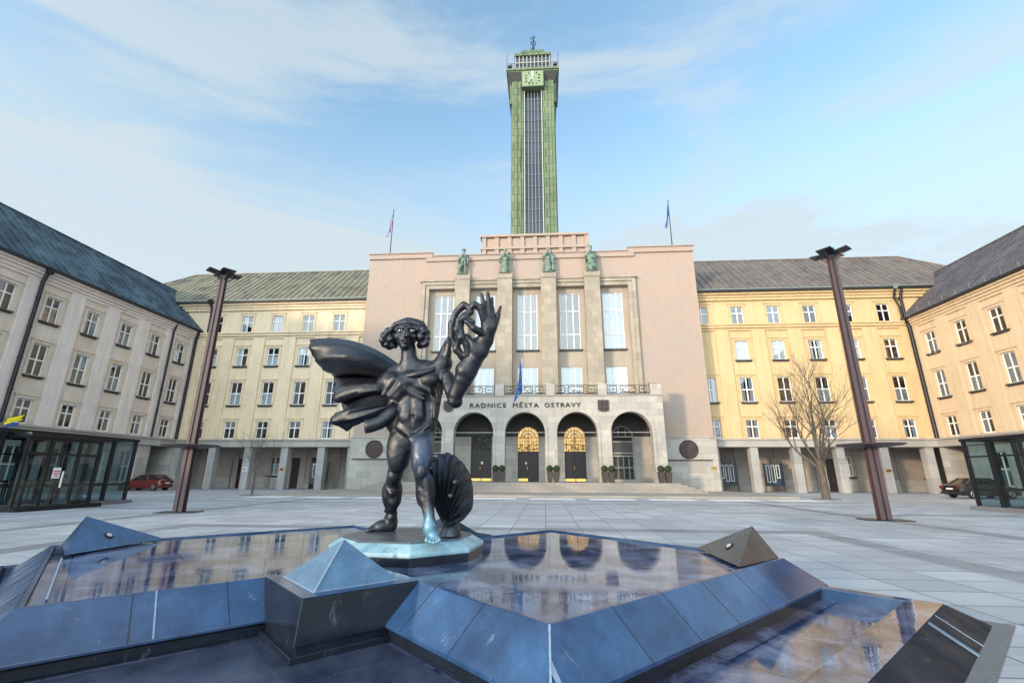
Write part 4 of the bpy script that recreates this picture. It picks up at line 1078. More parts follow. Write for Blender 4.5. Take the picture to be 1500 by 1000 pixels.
    ('c', (0.569, -0.65, 0.051), (0.635, -0.746, 0.028), 0.032, 0.026, 0.006, 'u'),
    ('c', (0.228, -0.298, 2.056), (0.399, -0.278, 1.674), 0.0216, 0.012, 0.06, 'u'),
    ('c', (0.34, -0.288, 2.096), (0.44, -0.218, 1.739), 0.0216, 0.012, 0.06, 'u'),
    ('c', (-0.101, -0.288, 1.964), (-0.13, -0.248, 1.643), 0.0216, 0.012, 0.06, 'u'),
    ('c', (0.382, -0.198, 2.035), (0.373, -0.218, 1.53), 0.0216, 0.012, 0.06, 'u'),
    ('c', (0.078, -0.308, 1.997), (0.317, -0.308, 1.898), 0.0216, 0.012, 0.06, 'u'),
    ('c', (-0.013, -0.308, 1.901), (0.246, -0.308, 1.784), 0.0216, 0.012, 0.06, 'u'),
    ('c', (-0.223, -0.138, 1.136), (-0.112, -0.058, 0.872), 0.018000000000000002, 0.01, 0.06, 'u'),
    ('c', (-0.103, -0.218, 1.159), (-0.179, -0.098, 0.889), 0.018000000000000002, 0.01, 0.06, 'u'),
    ('c', (-0.034, -0.178, 1.088), (-0.135, -0.038, 0.835), 0.018000000000000002, 0.01, 0.06, 'u'),
    ('c', (0.198, -0.338, 1.134), (0.317, -0.488, 0.866), 0.018000000000000002, 0.01, 0.06, 'u'),
    ('c', (0.285, -0.318, 1.153), (0.26, -0.478, 0.883), 0.018000000000000002, 0.01, 0.06, 'u'),
    ('c', (0.33, -0.298, 1.082), (0.338, -0.458, 0.849), 0.018000000000000002, 0.01, 0.06, 'u'),
    ('c', (0.319, -0.488, 0.68), (0.411, -0.488, 0.621), 0.018000000000000002, 0.01, 0.06, 'u'),
    ('c', (0.311, -0.468, 0.579), (0.426, -0.448, 0.504), 0.018000000000000002, 0.01, 0.06, 'u'),
    ('c', (0.345, -0.468, 0.455), (0.443, -0.458, 0.389), 0.018000000000000002, 0.01, 0.06, 'u'),
    ('c', (0.389, -0.478, 0.349), (0.462, -0.478, 0.301), 0.018000000000000002, 0.01, 0.06, 'u'),
    ('c', (0.524, -0.308, 2.012), (0.677, -0.438, 1.705), 0.0216, 0.012, 0.06, 'u'),
    ('c', (0.8, -0.578, 2.097), (0.942, -0.528, 2.04), 0.0216, 0.012, 0.06, 'u'),
    ('c', (0.759, -0.538, 2.003), (0.902, -0.498, 1.953), 0.0216, 0.012, 0.06, 'u'),
    ('c', (1.019, -0.598, 2.325), (0.93, -0.658, 2.502), 0.0216, 0.012, 0.06, 'u'),
    ('c', (0.5, -0.74, 0.045), (0.524, -0.8, 0.019), 0.008, 0.012, 0.006, 's'),
    ('c', (0.54, -0.74, 0.031), (0.564, -0.8, 0.005), 0.008, 0.012, 0.006, 's'),
    ('c', (0.578, -0.74, 0.034), (0.601, -0.8, 0.009), 0.008, 0.012, 0.006, 's'),
    ('c', (0.61, -0.74, 0.047), (0.633, -0.8, 0.021), 0.008, 0.012, 0.006, 's'),
]
HAIR = [
    ('e', (-0.31, -0.212, 2.829), (0.056999999999999995, 0.056999999999999995, 0.056999999999999995), 0.02, 'u'),
    ('e', (-0.313, -0.275, 2.816), (0.033, 0.033, 0.033), 0.012, 'u'),
    ('e', (-0.369, -0.232, 2.792), (0.07125, 0.07125, 0.07125), 0.02, 'u'),
    ('e', (-0.38, -0.21, 2.773), (0.04125, 0.04125, 0.04125), 0.012, 'u'),
    ('e', (-0.453, -0.148, 2.756), (0.0665, 0.0665, 0.0665), 0.02, 'u'),
    ('e', (-0.428, -0.262, 2.719), (0.038500000000000006, 0.038500000000000006, 0.038500000000000006), 0.012, 'u'),
    ('e', (-0.451, -0.219, 2.671), (0.056999999999999995, 0.056999999999999995, 0.056999999999999995), 0.02, 'u'),
    ('e', (-0.485, -0.197, 2.696), (0.033, 0.033, 0.033), 0.012, 'u'),
    ('e', (-0.436, -0.141, 2.641), (0.0665, 0.0665, 0.0665), 0.02, 'u'),
    ('e', (-0.369, -0.271, 2.585), (0.038500000000000006, 0.038500000000000006, 0.038500000000000006), 0.012, 'u'),
    ('e', (-0.343, -0.203, 2.591), (0.0665, 0.0665, 0.0665), 0.02, 'u'),
    ('e', (-0.333, -0.205, 2.576), (0.038500000000000006, 0.038500000000000006, 0.038500000000000006), 0.012, 'u'),
    ('e', (-0.298, -0.134, 2.609), (0.05225, 0.05225, 0.05225), 0.02, 'u'),
    ('e', (-0.293, -0.223, 2.578), (0.030250000000000003, 0.030250000000000003, 0.030250000000000003), 0.012, 'u'),
    ('e', (-0.329, -0.179, 2.691), (0.08549999999999999, 0.08549999999999999, 0.08549999999999999), 0.02, 'u'),
    ('e', (-0.314, -0.281, 2.663), (0.0495, 0.0495, 0.0495), 0.012, 'u'),
    ('e', (-0.408, -0.128, 2.729), (0.08549999999999999, 0.08549999999999999, 0.08549999999999999), 0.02, 'u'),
    ('e', (-0.338, -0.26, 2.686), (0.0495, 0.0495, 0.0495), 0.012, 'u'),
    ('e', (-0.302, -0.131, 2.908), (0.0475, 0.0475, 0.0475), 0.02, 'u'),
    ('e', (-0.27, -0.205, 2.859), (0.027500000000000004, 0.027500000000000004, 0.027500000000000004), 0.012, 'u'),
    ('e', (-0.219, -0.179, 2.929), (0.05225, 0.05225, 0.05225), 0.02, 'u'),
    ('e', (-0.202, -0.247, 2.9), (0.030250000000000003, 0.030250000000000003, 0.030250000000000003), 0.012, 'u'),
    ('e', (-0.128, -0.221, 2.929), (0.056999999999999995, 0.056999999999999995, 0.056999999999999995), 0.02, 'u'),
    ('e', (-0.118, -0.286, 2.888), (0.033, 0.033, 0.033), 0.012, 'u'),
    ('e', (-0.045, -0.234, 2.918), (0.05225, 0.05225, 0.05225), 0.02, 'u'),
    ('e', (-0.038, -0.237, 2.931), (0.030250000000000003, 0.030250000000000003, 0.030250000000000003), 0.012, 'u'),
    ('e', (0.01, -0.183, 2.896), (0.0475, 0.0475, 0.0475), 0.02, 'u'),
    ('e', (0.028, -0.27, 2.836), (0.027500000000000004, 0.027500000000000004, 0.027500000000000004), 0.012, 'u'),
    ('e', (0.065, -0.19, 2.84), (0.06175, 0.06175, 0.06175), 0.02, 'u'),
    ('e', (0.067, -0.262, 2.808), (0.035750000000000004, 0.035750000000000004, 0.035750000000000004), 0.012, 'u'),
    ('e', (0.126, -0.197, 2.826), (0.07125, 0.07125, 0.07125), 0.02, 'u'),
    ('e', (0.15, -0.234, 2.825), (0.04125, 0.04125, 0.04125), 0.012, 'u'),
    ('e', (0.16, -0.131, 2.782), (0.07125, 0.07125, 0.07125), 0.02, 'u'),
    ('e', (0.171, -0.267, 2.768), (0.04125, 0.04125, 0.04125), 0.012, 'u'),
    ('e', (0.188, -0.148, 2.703), (0.06175, 0.06175, 0.06175), 0.02, 'u'),
    ('e', (0.223, -0.257, 2.686), (0.035750000000000004, 0.035750000000000004, 0.035750000000000004), 0.012, 'u'),
    ('e', (0.182, -0.219, 2.62), (0.0665, 0.0665, 0.0665), 0.02, 'u'),
    ('e', (0.178, -0.22, 2.648), (0.038500000000000006, 0.038500000000000006, 0.038500000000000006), 0.012, 'u'),
    ('e', (0.092, -0.132, 2.614), (0.056999999999999995, 0.056999999999999995, 0.056999999999999995), 0.02, 'u'),
    ('e', (0.138, -0.194, 2.582), (0.033, 0.033, 0.033), 0.012, 'u'),
    ('e', (0.124, -0.238, 2.698), (0.08549999999999999, 0.08549999999999999, 0.08549999999999999), 0.02, 'u'),
    ('e', (0.106, -0.212, 2.677), (0.0495, 0.0495, 0.0495), 0.012, 'u'),
    ('e', (0.04, -0.191, 2.915), (0.038, 0.038, 0.038), 0.02, 'u'),
    ('e', (0.073, -0.208, 2.9), (0.022000000000000002, 0.022000000000000002, 0.022000000000000002), 0.012, 'u'),
    ('e', (0.093, -0.205, 2.914), (0.0399, 0.0399, 0.0399), 0.02, 'u'),
    ('e', (0.094, -0.276, 2.894), (0.023100000000000002, 0.023100000000000002, 0.023100000000000002), 0.012, 'u'),
    ('e', (0.121, -0.194, 2.896), (0.028499999999999998, 0.028499999999999998, 0.028499999999999998), 0.02, 'u'),
    ('e', (0.174, -0.289, 2.875), (0.0165, 0.0165, 0.0165), 0.012, 'u'),
    ('e', (0.002, -0.235, 2.938), (0.028499999999999998, 0.028499999999999998, 0.028499999999999998), 0.02, 'u'),
    ('e', (-0.011, -0.254, 2.914), (0.0165, 0.0165, 0.0165), 0.012, 'u'),
    ('e', (-0.139, -0.1, 2.851), (0.2, 0.2, 0.2), 0.03, 'u'),
    ('e', (-0.285, -0.24, 2.881), (0.055, 0.05, 0.046), 0.006, 'u'),
    ('e', (-0.291, -0.18, 2.924), (0.05, 0.05, 0.045), 0.006, 'u'),
    ('e', (-0.244, -0.252, 2.896), (0.046, 0.05, 0.04), 0.006, 'u'),
    ('e', (-0.254, -0.18, 2.944), (0.05, 0.05, 0.045), 0.006, 'u'),
    ('e', (-0.203, -0.264, 2.907), (0.055, 0.05, 0.046), 0.006, 'u'),
    ('e', (-0.217, -0.18, 2.959), (0.05, 0.05, 0.045), 0.006, 'u'),
    ('e', (-0.162, -0.276, 2.913), (0.046, 0.05, 0.04), 0.006, 'u'),
    ('e', (-0.179, -0.18, 2.969), (0.05, 0.05, 0.045), 0.006, 'u'),
    ('e', (-0.121, -0.288, 2.915), (0.055, 0.05, 0.046), 0.006, 'u'),
    ('e', (-0.141, -0.18, 2.975), (0.05, 0.05, 0.045), 0.006, 'u'),
    ('e', (-0.079, -0.3, 2.912), (0.046, 0.05, 0.04), 0.006, 'u'),
    ('e', (-0.103, -0.18, 2.977), (0.05, 0.05, 0.045), 0.006, 'u'),
    ('e', (-0.045, -0.288, 2.914), (0.055, 0.05, 0.046), 0.006, 'u'),
    ('e', (-0.064, -0.18, 2.974), (0.05, 0.05, 0.045), 0.006, 'u'),
    ('e', (-0.011, -0.276, 2.91), (0.046, 0.05, 0.04), 0.006, 'u'),
    ('e', (-0.026, -0.18, 2.966), (0.05, 0.05, 0.045), 0.006, 'u'),
    ('e', (0.024, -0.264, 2.903), (0.055, 0.05, 0.046), 0.006, 'u'),
    ('e', (0.013, -0.18, 2.954), (0.05, 0.05, 0.045), 0.006, 'u'),
    ('e', (0.059, -0.252, 2.891), (0.046, 0.05, 0.04), 0.006, 'u'),
    ('e', (0.053, -0.18, 2.938), (0.05, 0.05, 0.045), 0.006, 'u'),
    ('e', (0.095, -0.24, 2.874), (0.055, 0.05, 0.046), 0.006, 'u'),
    ('e', (0.092, -0.18, 2.917), (0.05, 0.05, 0.045), 0.006, 'u'),
    ('e', (-0.361, -0.28, 2.714), (0.03, 0.03, 0.03), 0.01, 's'),
    ('e', (-0.406, -0.28, 2.642), (0.03, 0.03, 0.03), 0.01, 's'),
    ('e', (-0.312, -0.28, 2.61), (0.03, 0.03, 0.03), 0.01, 's'),
    ('e', (0.175, -0.28, 2.726), (0.03, 0.03, 0.03), 0.01, 's'),
    ('e', (0.161, -0.28, 2.623), (0.03, 0.03, 0.03), 0.01, 's'),
    ('e', (0.209, -0.28, 2.653), (0.025, 0.025, 0.025), 0.01, 's'),
]
EYES = [(-0.15, -0.368, 2.771), (0.026, -0.368, 2.763)]
WREATH = [(0.91, -0.68, 2.974), (0.813, -0.67, 3.02), (0.708, -0.65, 2.919), (0.651, -0.62, 2.762), (0.65, -0.6, 2.581), (0.711, -0.57, 2.453), (0.797, -0.55, 2.312), (0.886, -0.58, 2.332), (0.862, -0.63, 2.463), (0.8, -0.67, 2.558), (0.778, -0.68, 2.71), (0.824, -0.7, 2.84), (0.916, -0.7, 2.907)]
WREATH_INNER = [(0.948, -0.7, 2.759), (0.856, -0.72, 2.823), (0.763, -0.72, 2.785), (0.736, -0.7, 2.656), (0.771, -0.66, 2.532), (0.718, -0.6, 2.406), (0.792, -0.58, 2.333)]
CAPE = [((-0.2, 0.1, 2.288), (-0.887, 0.0, 2.683), (-1.631, -0.1, 2.72)), ((-0.207, 0.097, 2.239), (-0.815, -0.25, 2.533), (-1.522, -0.24, 2.546)), ((-0.214, 0.094, 2.19), (-0.757, -0.38, 2.376), (-1.469, -0.18, 2.384)), ((-0.221, 0.091, 2.142), (-0.748, -0.3, 2.265), (-1.383, -0.05, 2.278)), ((-0.228, 0.089, 2.094), (-0.771, -0.1, 2.219), (-1.289, 0.08, 2.232)), ((-0.235, 0.086, 2.046), (-0.838, 0.18, 2.227), (-1.367, 0.3, 2.236)), ((-0.242, 0.083, 1.999), (-0.751, 0.02, 2.068), (-1.275, 0.12, 1.956)), ((-0.249, 0.08, 1.951), (-0.702, 0.0, 1.951), (-1.218, 0.12, 1.821)), ((-0.255, 0.077, 1.904), (-0.746, 0.18, 1.921), (-1.19, 0.3, 1.817)), ((-0.262, 0.074, 1.857), (-0.694, 0.02, 1.793), (-1.132, 0.18, 1.665)), ((-0.269, 0.071, 1.811), (-0.668, -0.1, 1.676), (-1.197, 0.0, 1.563)), ((-0.275, 0.069, 1.764), (-0.674, -0.12, 1.605), (-1.189, -0.04, 1.479)), ((-0.282, 0.066, 1.718), (-0.675, 0.02, 1.583), (-1.013, 0.02, 1.397)), ((-0.288, 0.063, 1.671), (-0.63, 0.12, 1.585), (-0.847, 0.12, 1.475)), ((-0.295, 0.06, 1.626), (-0.54, 0.18, 1.612), (-0.679, 0.2, 1.574))]
CAPE_ROLL = [(-0.184, -0.15, 1.695), (-0.276, -0.2, 1.573), (-0.383, -0.26, 1.463), (-0.519, -0.3, 1.412), (-0.563, -0.31, 1.407)]
COLLAR = [(-0.182, -0.24, 2.182), (-0.075, -0.34, 2.09), (0.052, -0.38, 2.109), (0.224, -0.38, 2.146), (0.348, -0.34, 2.193), (0.403, -0.26, 2.28)]
SHELL = [(0.328, -0.2, 0.684), (0.351, -0.18, 0.871), (0.41, -0.14, 0.999), (0.508, -0.12, 1.054), (0.605, -0.08, 1.047), (0.708, -0.05, 0.975), (0.803, -0.03, 0.875), (0.872, -0.02, 0.739), (0.907, -0.03, 0.56), (0.909, -0.06, 0.343), (0.789, -0.14, 0.194)]
SHELL_BASE = (0.598, -0.26, 0.136)
SHELL_STUDS = [(0.718, -0.3, 0.679), (0.668, -0.33, 0.509)]
# ------------------------------------------------------------------ sculpting: smooth union of tapered limbs, meshed with surface nets
def sdf_mesh(name, prims, h, mat, parent, smooth_it=1, knead=0):
    P = []
    for q in prims:
        if q[0] == 'c': P += [np.array(q[1]) - q[3], np.array(q[1]) + q[3], np.array(q[2]) - q[4], np.array(q[2]) + q[4]]
        else: P += [np.array(q[1]) - np.array(q[2]), np.array(q[1]) + np.array(q[2])]
    lo = np.min(P, 0) - 4 * h; hi = np.max(P, 0) + 4 * h
    n = np.ceil((hi - lo) / h).astype(int) + 1
    ax = [lo[i] + h * np.arange(n[i]) for i in range(3)]
    Fd = np.full(n, .5, dtype=np.float32)
    for q in prims:
        k = q[5] if q[0] == 'c' else q[3]; op = q[6] if q[0] == 'c' else q[4]
        if q[0] == 'c':
            a, b, ra, rb = np.array(q[1]), np.array(q[2]), q[3], q[4]
            l = np.minimum(a - ra, b - rb); u = np.maximum(a + ra, b + rb)
        else:
            a, r = np.array(q[1]), np.array(q[2]); l, u = a - r, a + r
        mg = k + 3 * h
        s = [slice(max(0, int((l[i] - mg - lo[i]) / h)), min(n[i], int((u[i] + mg - lo[i]) / h) + 2)) for i in range(3)]
        X = ax[0][s[0]][:, None, None]; Y = ax[1][s[1]][None, :, None]; Z = ax[2][s[2]][None, None, :]
        if q[0] == 'c':
            ba = b - a; L = max(float(ba @ ba), 1e-9)
            t = np.clip(((X - a[0]) * ba[0] + (Y - a[1]) * ba[1] + (Z - a[2]) * ba[2]) / L, 0, 1)
            d = np.sqrt((X - a[0] - t * ba[0]) ** 2 + (Y - a[1] - t * ba[1]) ** 2 + (Z - a[2] - t * ba[2]) ** 2) - (ra + t * (rb - ra))
        else:
            x, y, z = (X - a[0]), (Y - a[1]), (Z - a[2])
            k0 = np.sqrt((x / r[0]) ** 2 + (y / r[1]) ** 2 + (z / r[2]) ** 2)
            k1 = np.sqrt((x / r[0] ** 2) ** 2 + (y / r[1] ** 2) ** 2 + (z / r[2] ** 2) ** 2) + 1e-6
            d = k0 * (k0 - 1) / k1
            d = np.where(k0 < .2, -float(min(r)) * .8, d)
        f = Fd[tuple(s)]
        if op == 'u':
            hh = np.clip(.5 + .5 * (f - d) / k, 0, 1); f = f * (1 - hh) + d * hh - k * hh * (1 - hh)
        else:
            d = -d; hh = np.clip(.5 - .5 * (f - d) / k, 0, 1); f = f * (1 - hh) + d * hh + k * hh * (1 - hh)
        Fd[tuple(s)] = f
    ins = Fd < 0
    c = [ins[i:n[0] - 1 + i, j:n[1] - 1 + j, k:n[2] - 1 + k] for i in (0, 1) for j in (0, 1) for k in (0, 1)]
    cnt = sum(x.astype(np.int8) for x in c); act = (cnt > 0) & (cnt < 8)
    idx = np.full(act.shape, -1, dtype=np.int64); I = np.argwhere(act); idx[act] = np.arange(len(I))
    acc = np.zeros((len(I), 3)); num = np.zeros(len(I))
    corners = [(i, j, k) for i in (0, 1) for j in (0, 1) for k in (0, 1)]
    for p in corners:
        for axis in range(3):
            if p[axis]: continue
            q = list(p); q[axis] = 1
            f0 = Fd[I[:, 0] + p[0], I[:, 1] + p[1], I[:, 2] + p[2]]; f1 = Fd[I[:, 0] + q[0], I[:, 1] + q[1], I[:, 2] + q[2]]
            m = (f0 < 0) != (f1 < 0); t = np.where(m, f0 / np.where(m, f0 - f1, 1), 0)
            v = np.repeat(np.array(p, float)[None], len(I), 0); v[:, axis] += t
            acc[m] += v[m]; num[m] += 1
    V = lo + h * (I + acc / num[:, None])
    Q = []
    for axis in range(3):
        o1, o2 = [(1, 2), (2, 0), (0, 1)][axis]
        sl0 = [slice(None)] * 3; sl1 = [slice(None)] * 3; sl0[axis] = slice(0, -1); sl1[axis] = slice(1, None)
        A = ins[tuple(sl0)]; Bq = ins[tuple(sl1)]
        E = np.argwhere(A != Bq); E = E[(E[:, o1] > 0) & (E[:, o2] > 0)]
        flip = A[tuple(E.T)]
        def at(d1, d2):
            e_ = E.copy(); e_[:, o1] -= d1; e_[:, o2] -= d2; return idx[tuple(e_.T)]
        q4 = np.stack([at(0, 0), at(1, 0), at(1, 1), at(0, 1)], 1); q4[~flip] = q4[~flip][:, ::-1]
        Q.append(q4)
    Q = np.concatenate(Q); Q = Q[(Q >= 0).all(1)]
    for _ in range(smooth_it):           # light relaxation
        s_ = np.zeros_like(V); w_ = np.zeros(len(V))
        for i in range(4):
            for j in ((i + 1) % 4, (i - 1) % 4):
                np.add.at(s_, Q[:, i], V[Q[:, j]]); np.add.at(w_, Q[:, i], 1)
        V = V * .5 + .5 * s_ / np.maximum(w_, 1)[:, None]
    if knead:                            # hand-kneaded clay surface cast in bronze
        n_ = np.zeros(len(V))
        for q, (fr_, am) in enumerate(((9, 1.0), (17, .6), (31, .35))):
            ph = np.array([1.3, 2.1, .7]) * (q + 1)
            n_ += am * np.sin(V[:, 0] * fr_ + 1.7 * np.sin(V[:, 2] * fr_ * .6 + ph[0]) + ph[1]) * np.sin(V[:, 2] * fr_ * .8 + 1.4 * np.sin(V[:, 1] * fr_ * .7) + ph[2]) * np.cos(V[:, 1] * fr_ * .9 + ph[0])
        nr = np.zeros_like(V); fn_ = np.cross(V[Q[:, 1]] - V[Q[:, 0]], V[Q[:, 3]] - V[Q[:, 0]])
        for i in range(4): np.add.at(nr, Q[:, i], fn_)
        nr /= np.maximum(np.linalg.norm(nr, axis=1), 1e-9)[:, None]; V = V + nr * (n_ * knead)[:, None]
    me = bpy.data.meshes.new(name)
    me.from_pydata(V.tolist(), [], Q.tolist()); me.shade_smooth(); me.materials.append(mat)
    return link(name, me, parent)

# ------------------------------------------------------------------ bronze youth on the fountain
def bronze():
    t = NT('bronze'); o = t.obj()
    base = t.mix(t.ramp(t.noise(o, 2.2, 6, .6), .35, .7), (.008, .009, .013), (.022, .026, .038))
    # old blue green patina: on the forward foot, the left thigh and in small runs
    def spot(c, r):
        v = t.node('ShaderNodeVectorMath', operation='DISTANCE'); t.l.new(o, v.inputs[0]); v.inputs[1].default_value = c
        return t.math('SUBTRACT', 1.0, t.math('DIVIDE', v.outputs['Value'], r), True)
    n = t.noise(o, 5, 6, .65)
    f1 = t.ramp(t.math('MULTIPLY', t.math('MULTIPLY', spot((.52, -.72, .0), .55), 2.2), n), .16, .66)
    f2 = t.ramp(t.math('MULTIPLY', t.math('MULTIPLY', spot((.36, -.40, 1.02), .55), 1.6), n), .25, .65)
    base = t.mix(t.math('MULTIPLY', f2, .4), base, (.07, .13, .24)); base = t.mix(t.math('MULTIPLY', f1, .95), base, (.14, .29, .37))
    t.set('Base Color', base); t.set('Metallic', .35); t.set('Specular IOR Level', .7)
    t.set('Roughness', t.ramp(t.noise(o, 7, 4), .3, .7, (.27, .27, .27), (.5, .5, .5)))
    t.bump(t.noise(o, 11, 7, .7), .45, .02)
    return t.mat
M['bronze'] = bronze()
S = thing('statue', 'dark bronze statue of a striding youth with flying cape and raised hand', 'statue', (-1.9, 6.6, .73))
sdf_mesh('body', BODY, .0112, M['bronze'], S, 1, .0065)
sdf_mesh('hair', HAIR, .012, M['bronze'], S, 1, .012)
M['eye'] = flat('eye', (.75, .75, .75), .3)  # white highlights of the bronze eyes put into the colour
for (x, y, z) in EYES:
    b = MB(); b.ball((x, y, z), (.030, .018, .0125), 12, 8); o = b.build('eye', M['eye'], S, smooth=60)
    q = MB(); q.ball((x + .006, y - .017, z + .003), (.012, .008, .012), 8, 6); q.build('pupil', M['black'], o, smooth=60)
wr = []
for pts, r in ((WREATH, .045), (WREATH_INNER, .04)):
    n = len(pts)
    for i in range(n):
        if pts is WREATH_INNER and i == n - 1: break
        a, b = pts[i], pts[(i + 1) % n]
        rr = r * (1.0 + .25 * (i % 2)); wr.append(('c', a, b, rr, r, .02, 'u'))
sdf_mesh('wreath', wr, .013, M['bronze'], S, 1)
def solid(o, th, sub=0):
    if sub:
        s = o.modifiers.new('subdivision', 'SUBSURF'); s.levels = s.render_levels = sub
    m = o.modifiers.new('thickness', 'SOLIDIFY'); m.thickness = th; m.offset = 0
cb = MB(); NU = 25; SUBR = 4
grid = []; crnd = random.Random(12)
nrow = (len(CAPE) - 1) * SUBR + 1
for i in range(nrow):
    q, fr_ = min(i // SUBR, len(CAPE) - 2), 0; fr_ = i / SUBR - q
    sm = fr_ * fr_ * (3 - 2 * fr_) * .5 + fr_ * .5
    a, m, e_ = (Vector(CAPE[q][k]).lerp(Vector(CAPE[q + 1][k]), sm) for k in range(3))
    row = []; rag = crnd.uniform(-.02, .03)
    for k in range(NU):
        t = k / (NU - 1); ctl = m * 2 - (a + e_) * .5
        p = a * (1 - t) ** 2 + ctl * 2 * t * (1 - t) + e_ * t * t
        wv = math.sin(i * 1.05 + 2.2 * t) * .5 + math.sin(i * .47 - 3 * t + 1) * .8 + math.sin(i * 2.1 + 6 * t) * .25
        low_ = min(1, max(0, (i / nrow - .28) * 4)); s_ = t * (1 - .3 * t)
        p = p + Vector((rag * t ** 6, .055 * wv * s_ * (.35 + .65 * low_), .020 * math.sin(i * .9 + 5 * t) * t * low_))
        row.append(p)
    grid.append(row)
vs = [p for r in grid for p in r]
cb.add(vs, [(i * NU + k, i * NU + k + 1, (i + 1) * NU + k + 1, (i + 1) * NU + k) for i in range(len(grid) - 1) for k in range(NU - 1)])
cape = cb.build('cape', M['bronze'], S, smooth=60); solid(cape, .03)
rb = MB(); rb.tube(CAPE_ROLL, [.10, .09, .085, .085, .085], 16, cap=False); ro = rb.build('rolled_hem', M['bronze'], cape, smooth=60); solid(ro, .02)
cbm = MB(); cbm.tube([(x, y + .03, z) for x, y, z in COLLAR], [.025, .04, .045, .045, .04, .025], 10); cbm.build('collar', M['bronze'], S, smooth=60)
sh = MB(); rings = []
B0 = Vector(SHELL_BASE); nr = len(SHELL); rows_ = []
for i in range((nr - 1) * 4 + 1):
    u = i / 4; k = min(int(u), nr - 2); fr_ = u - k
    r_ = Vector(SHELL[k]).lerp(Vector(SHELL[k + 1]), fr_)
    bulge = -.20 + .05 * abs(math.cos(math.pi * u)) ** .7
    row = []
    for j in range(9):
        t = j / 8; p = B0.lerp(r_, t); p.y += bulge * 4 * t * (1 - t) * .8 + .05 * (abs(math.cos(math.pi * u)) - .5) * t
        if j == 8: p = p + (r_ - B0).normalized() * (.028 * (abs(math.sin(math.pi * u)) - .5))
        row.append(p)
    rows_.append(row)
vs = [p for r in rows_ for p in r]
sh.add(vs, [(i * 9 + k, i * 9 + k + 1, (i + 1) * 9 + k + 1, (i + 1) * 9 + k) for i in range(len(rows_) - 1) for k in range(8)])
sho = sh.build('shell', M['bronze'], S, smooth=50); solid(sho, .03)
for p in SHELL_STUDS:
    b = MB(); b.ball(p, (.04, .035, .04)); b.build('stud', M['bronze'], sho, smooth=60)
sb_ = MB(); sb_.lathe([(.09, -.13), (.15, -.12), (.10, .02), (.06, .06)], 14, (SHELL_BASE[0] + .06, SHELL_BASE[1] + .08, SHELL_BASE[2])); sb_.build('shell_foot', M['bronze'], sho, smooth=50)

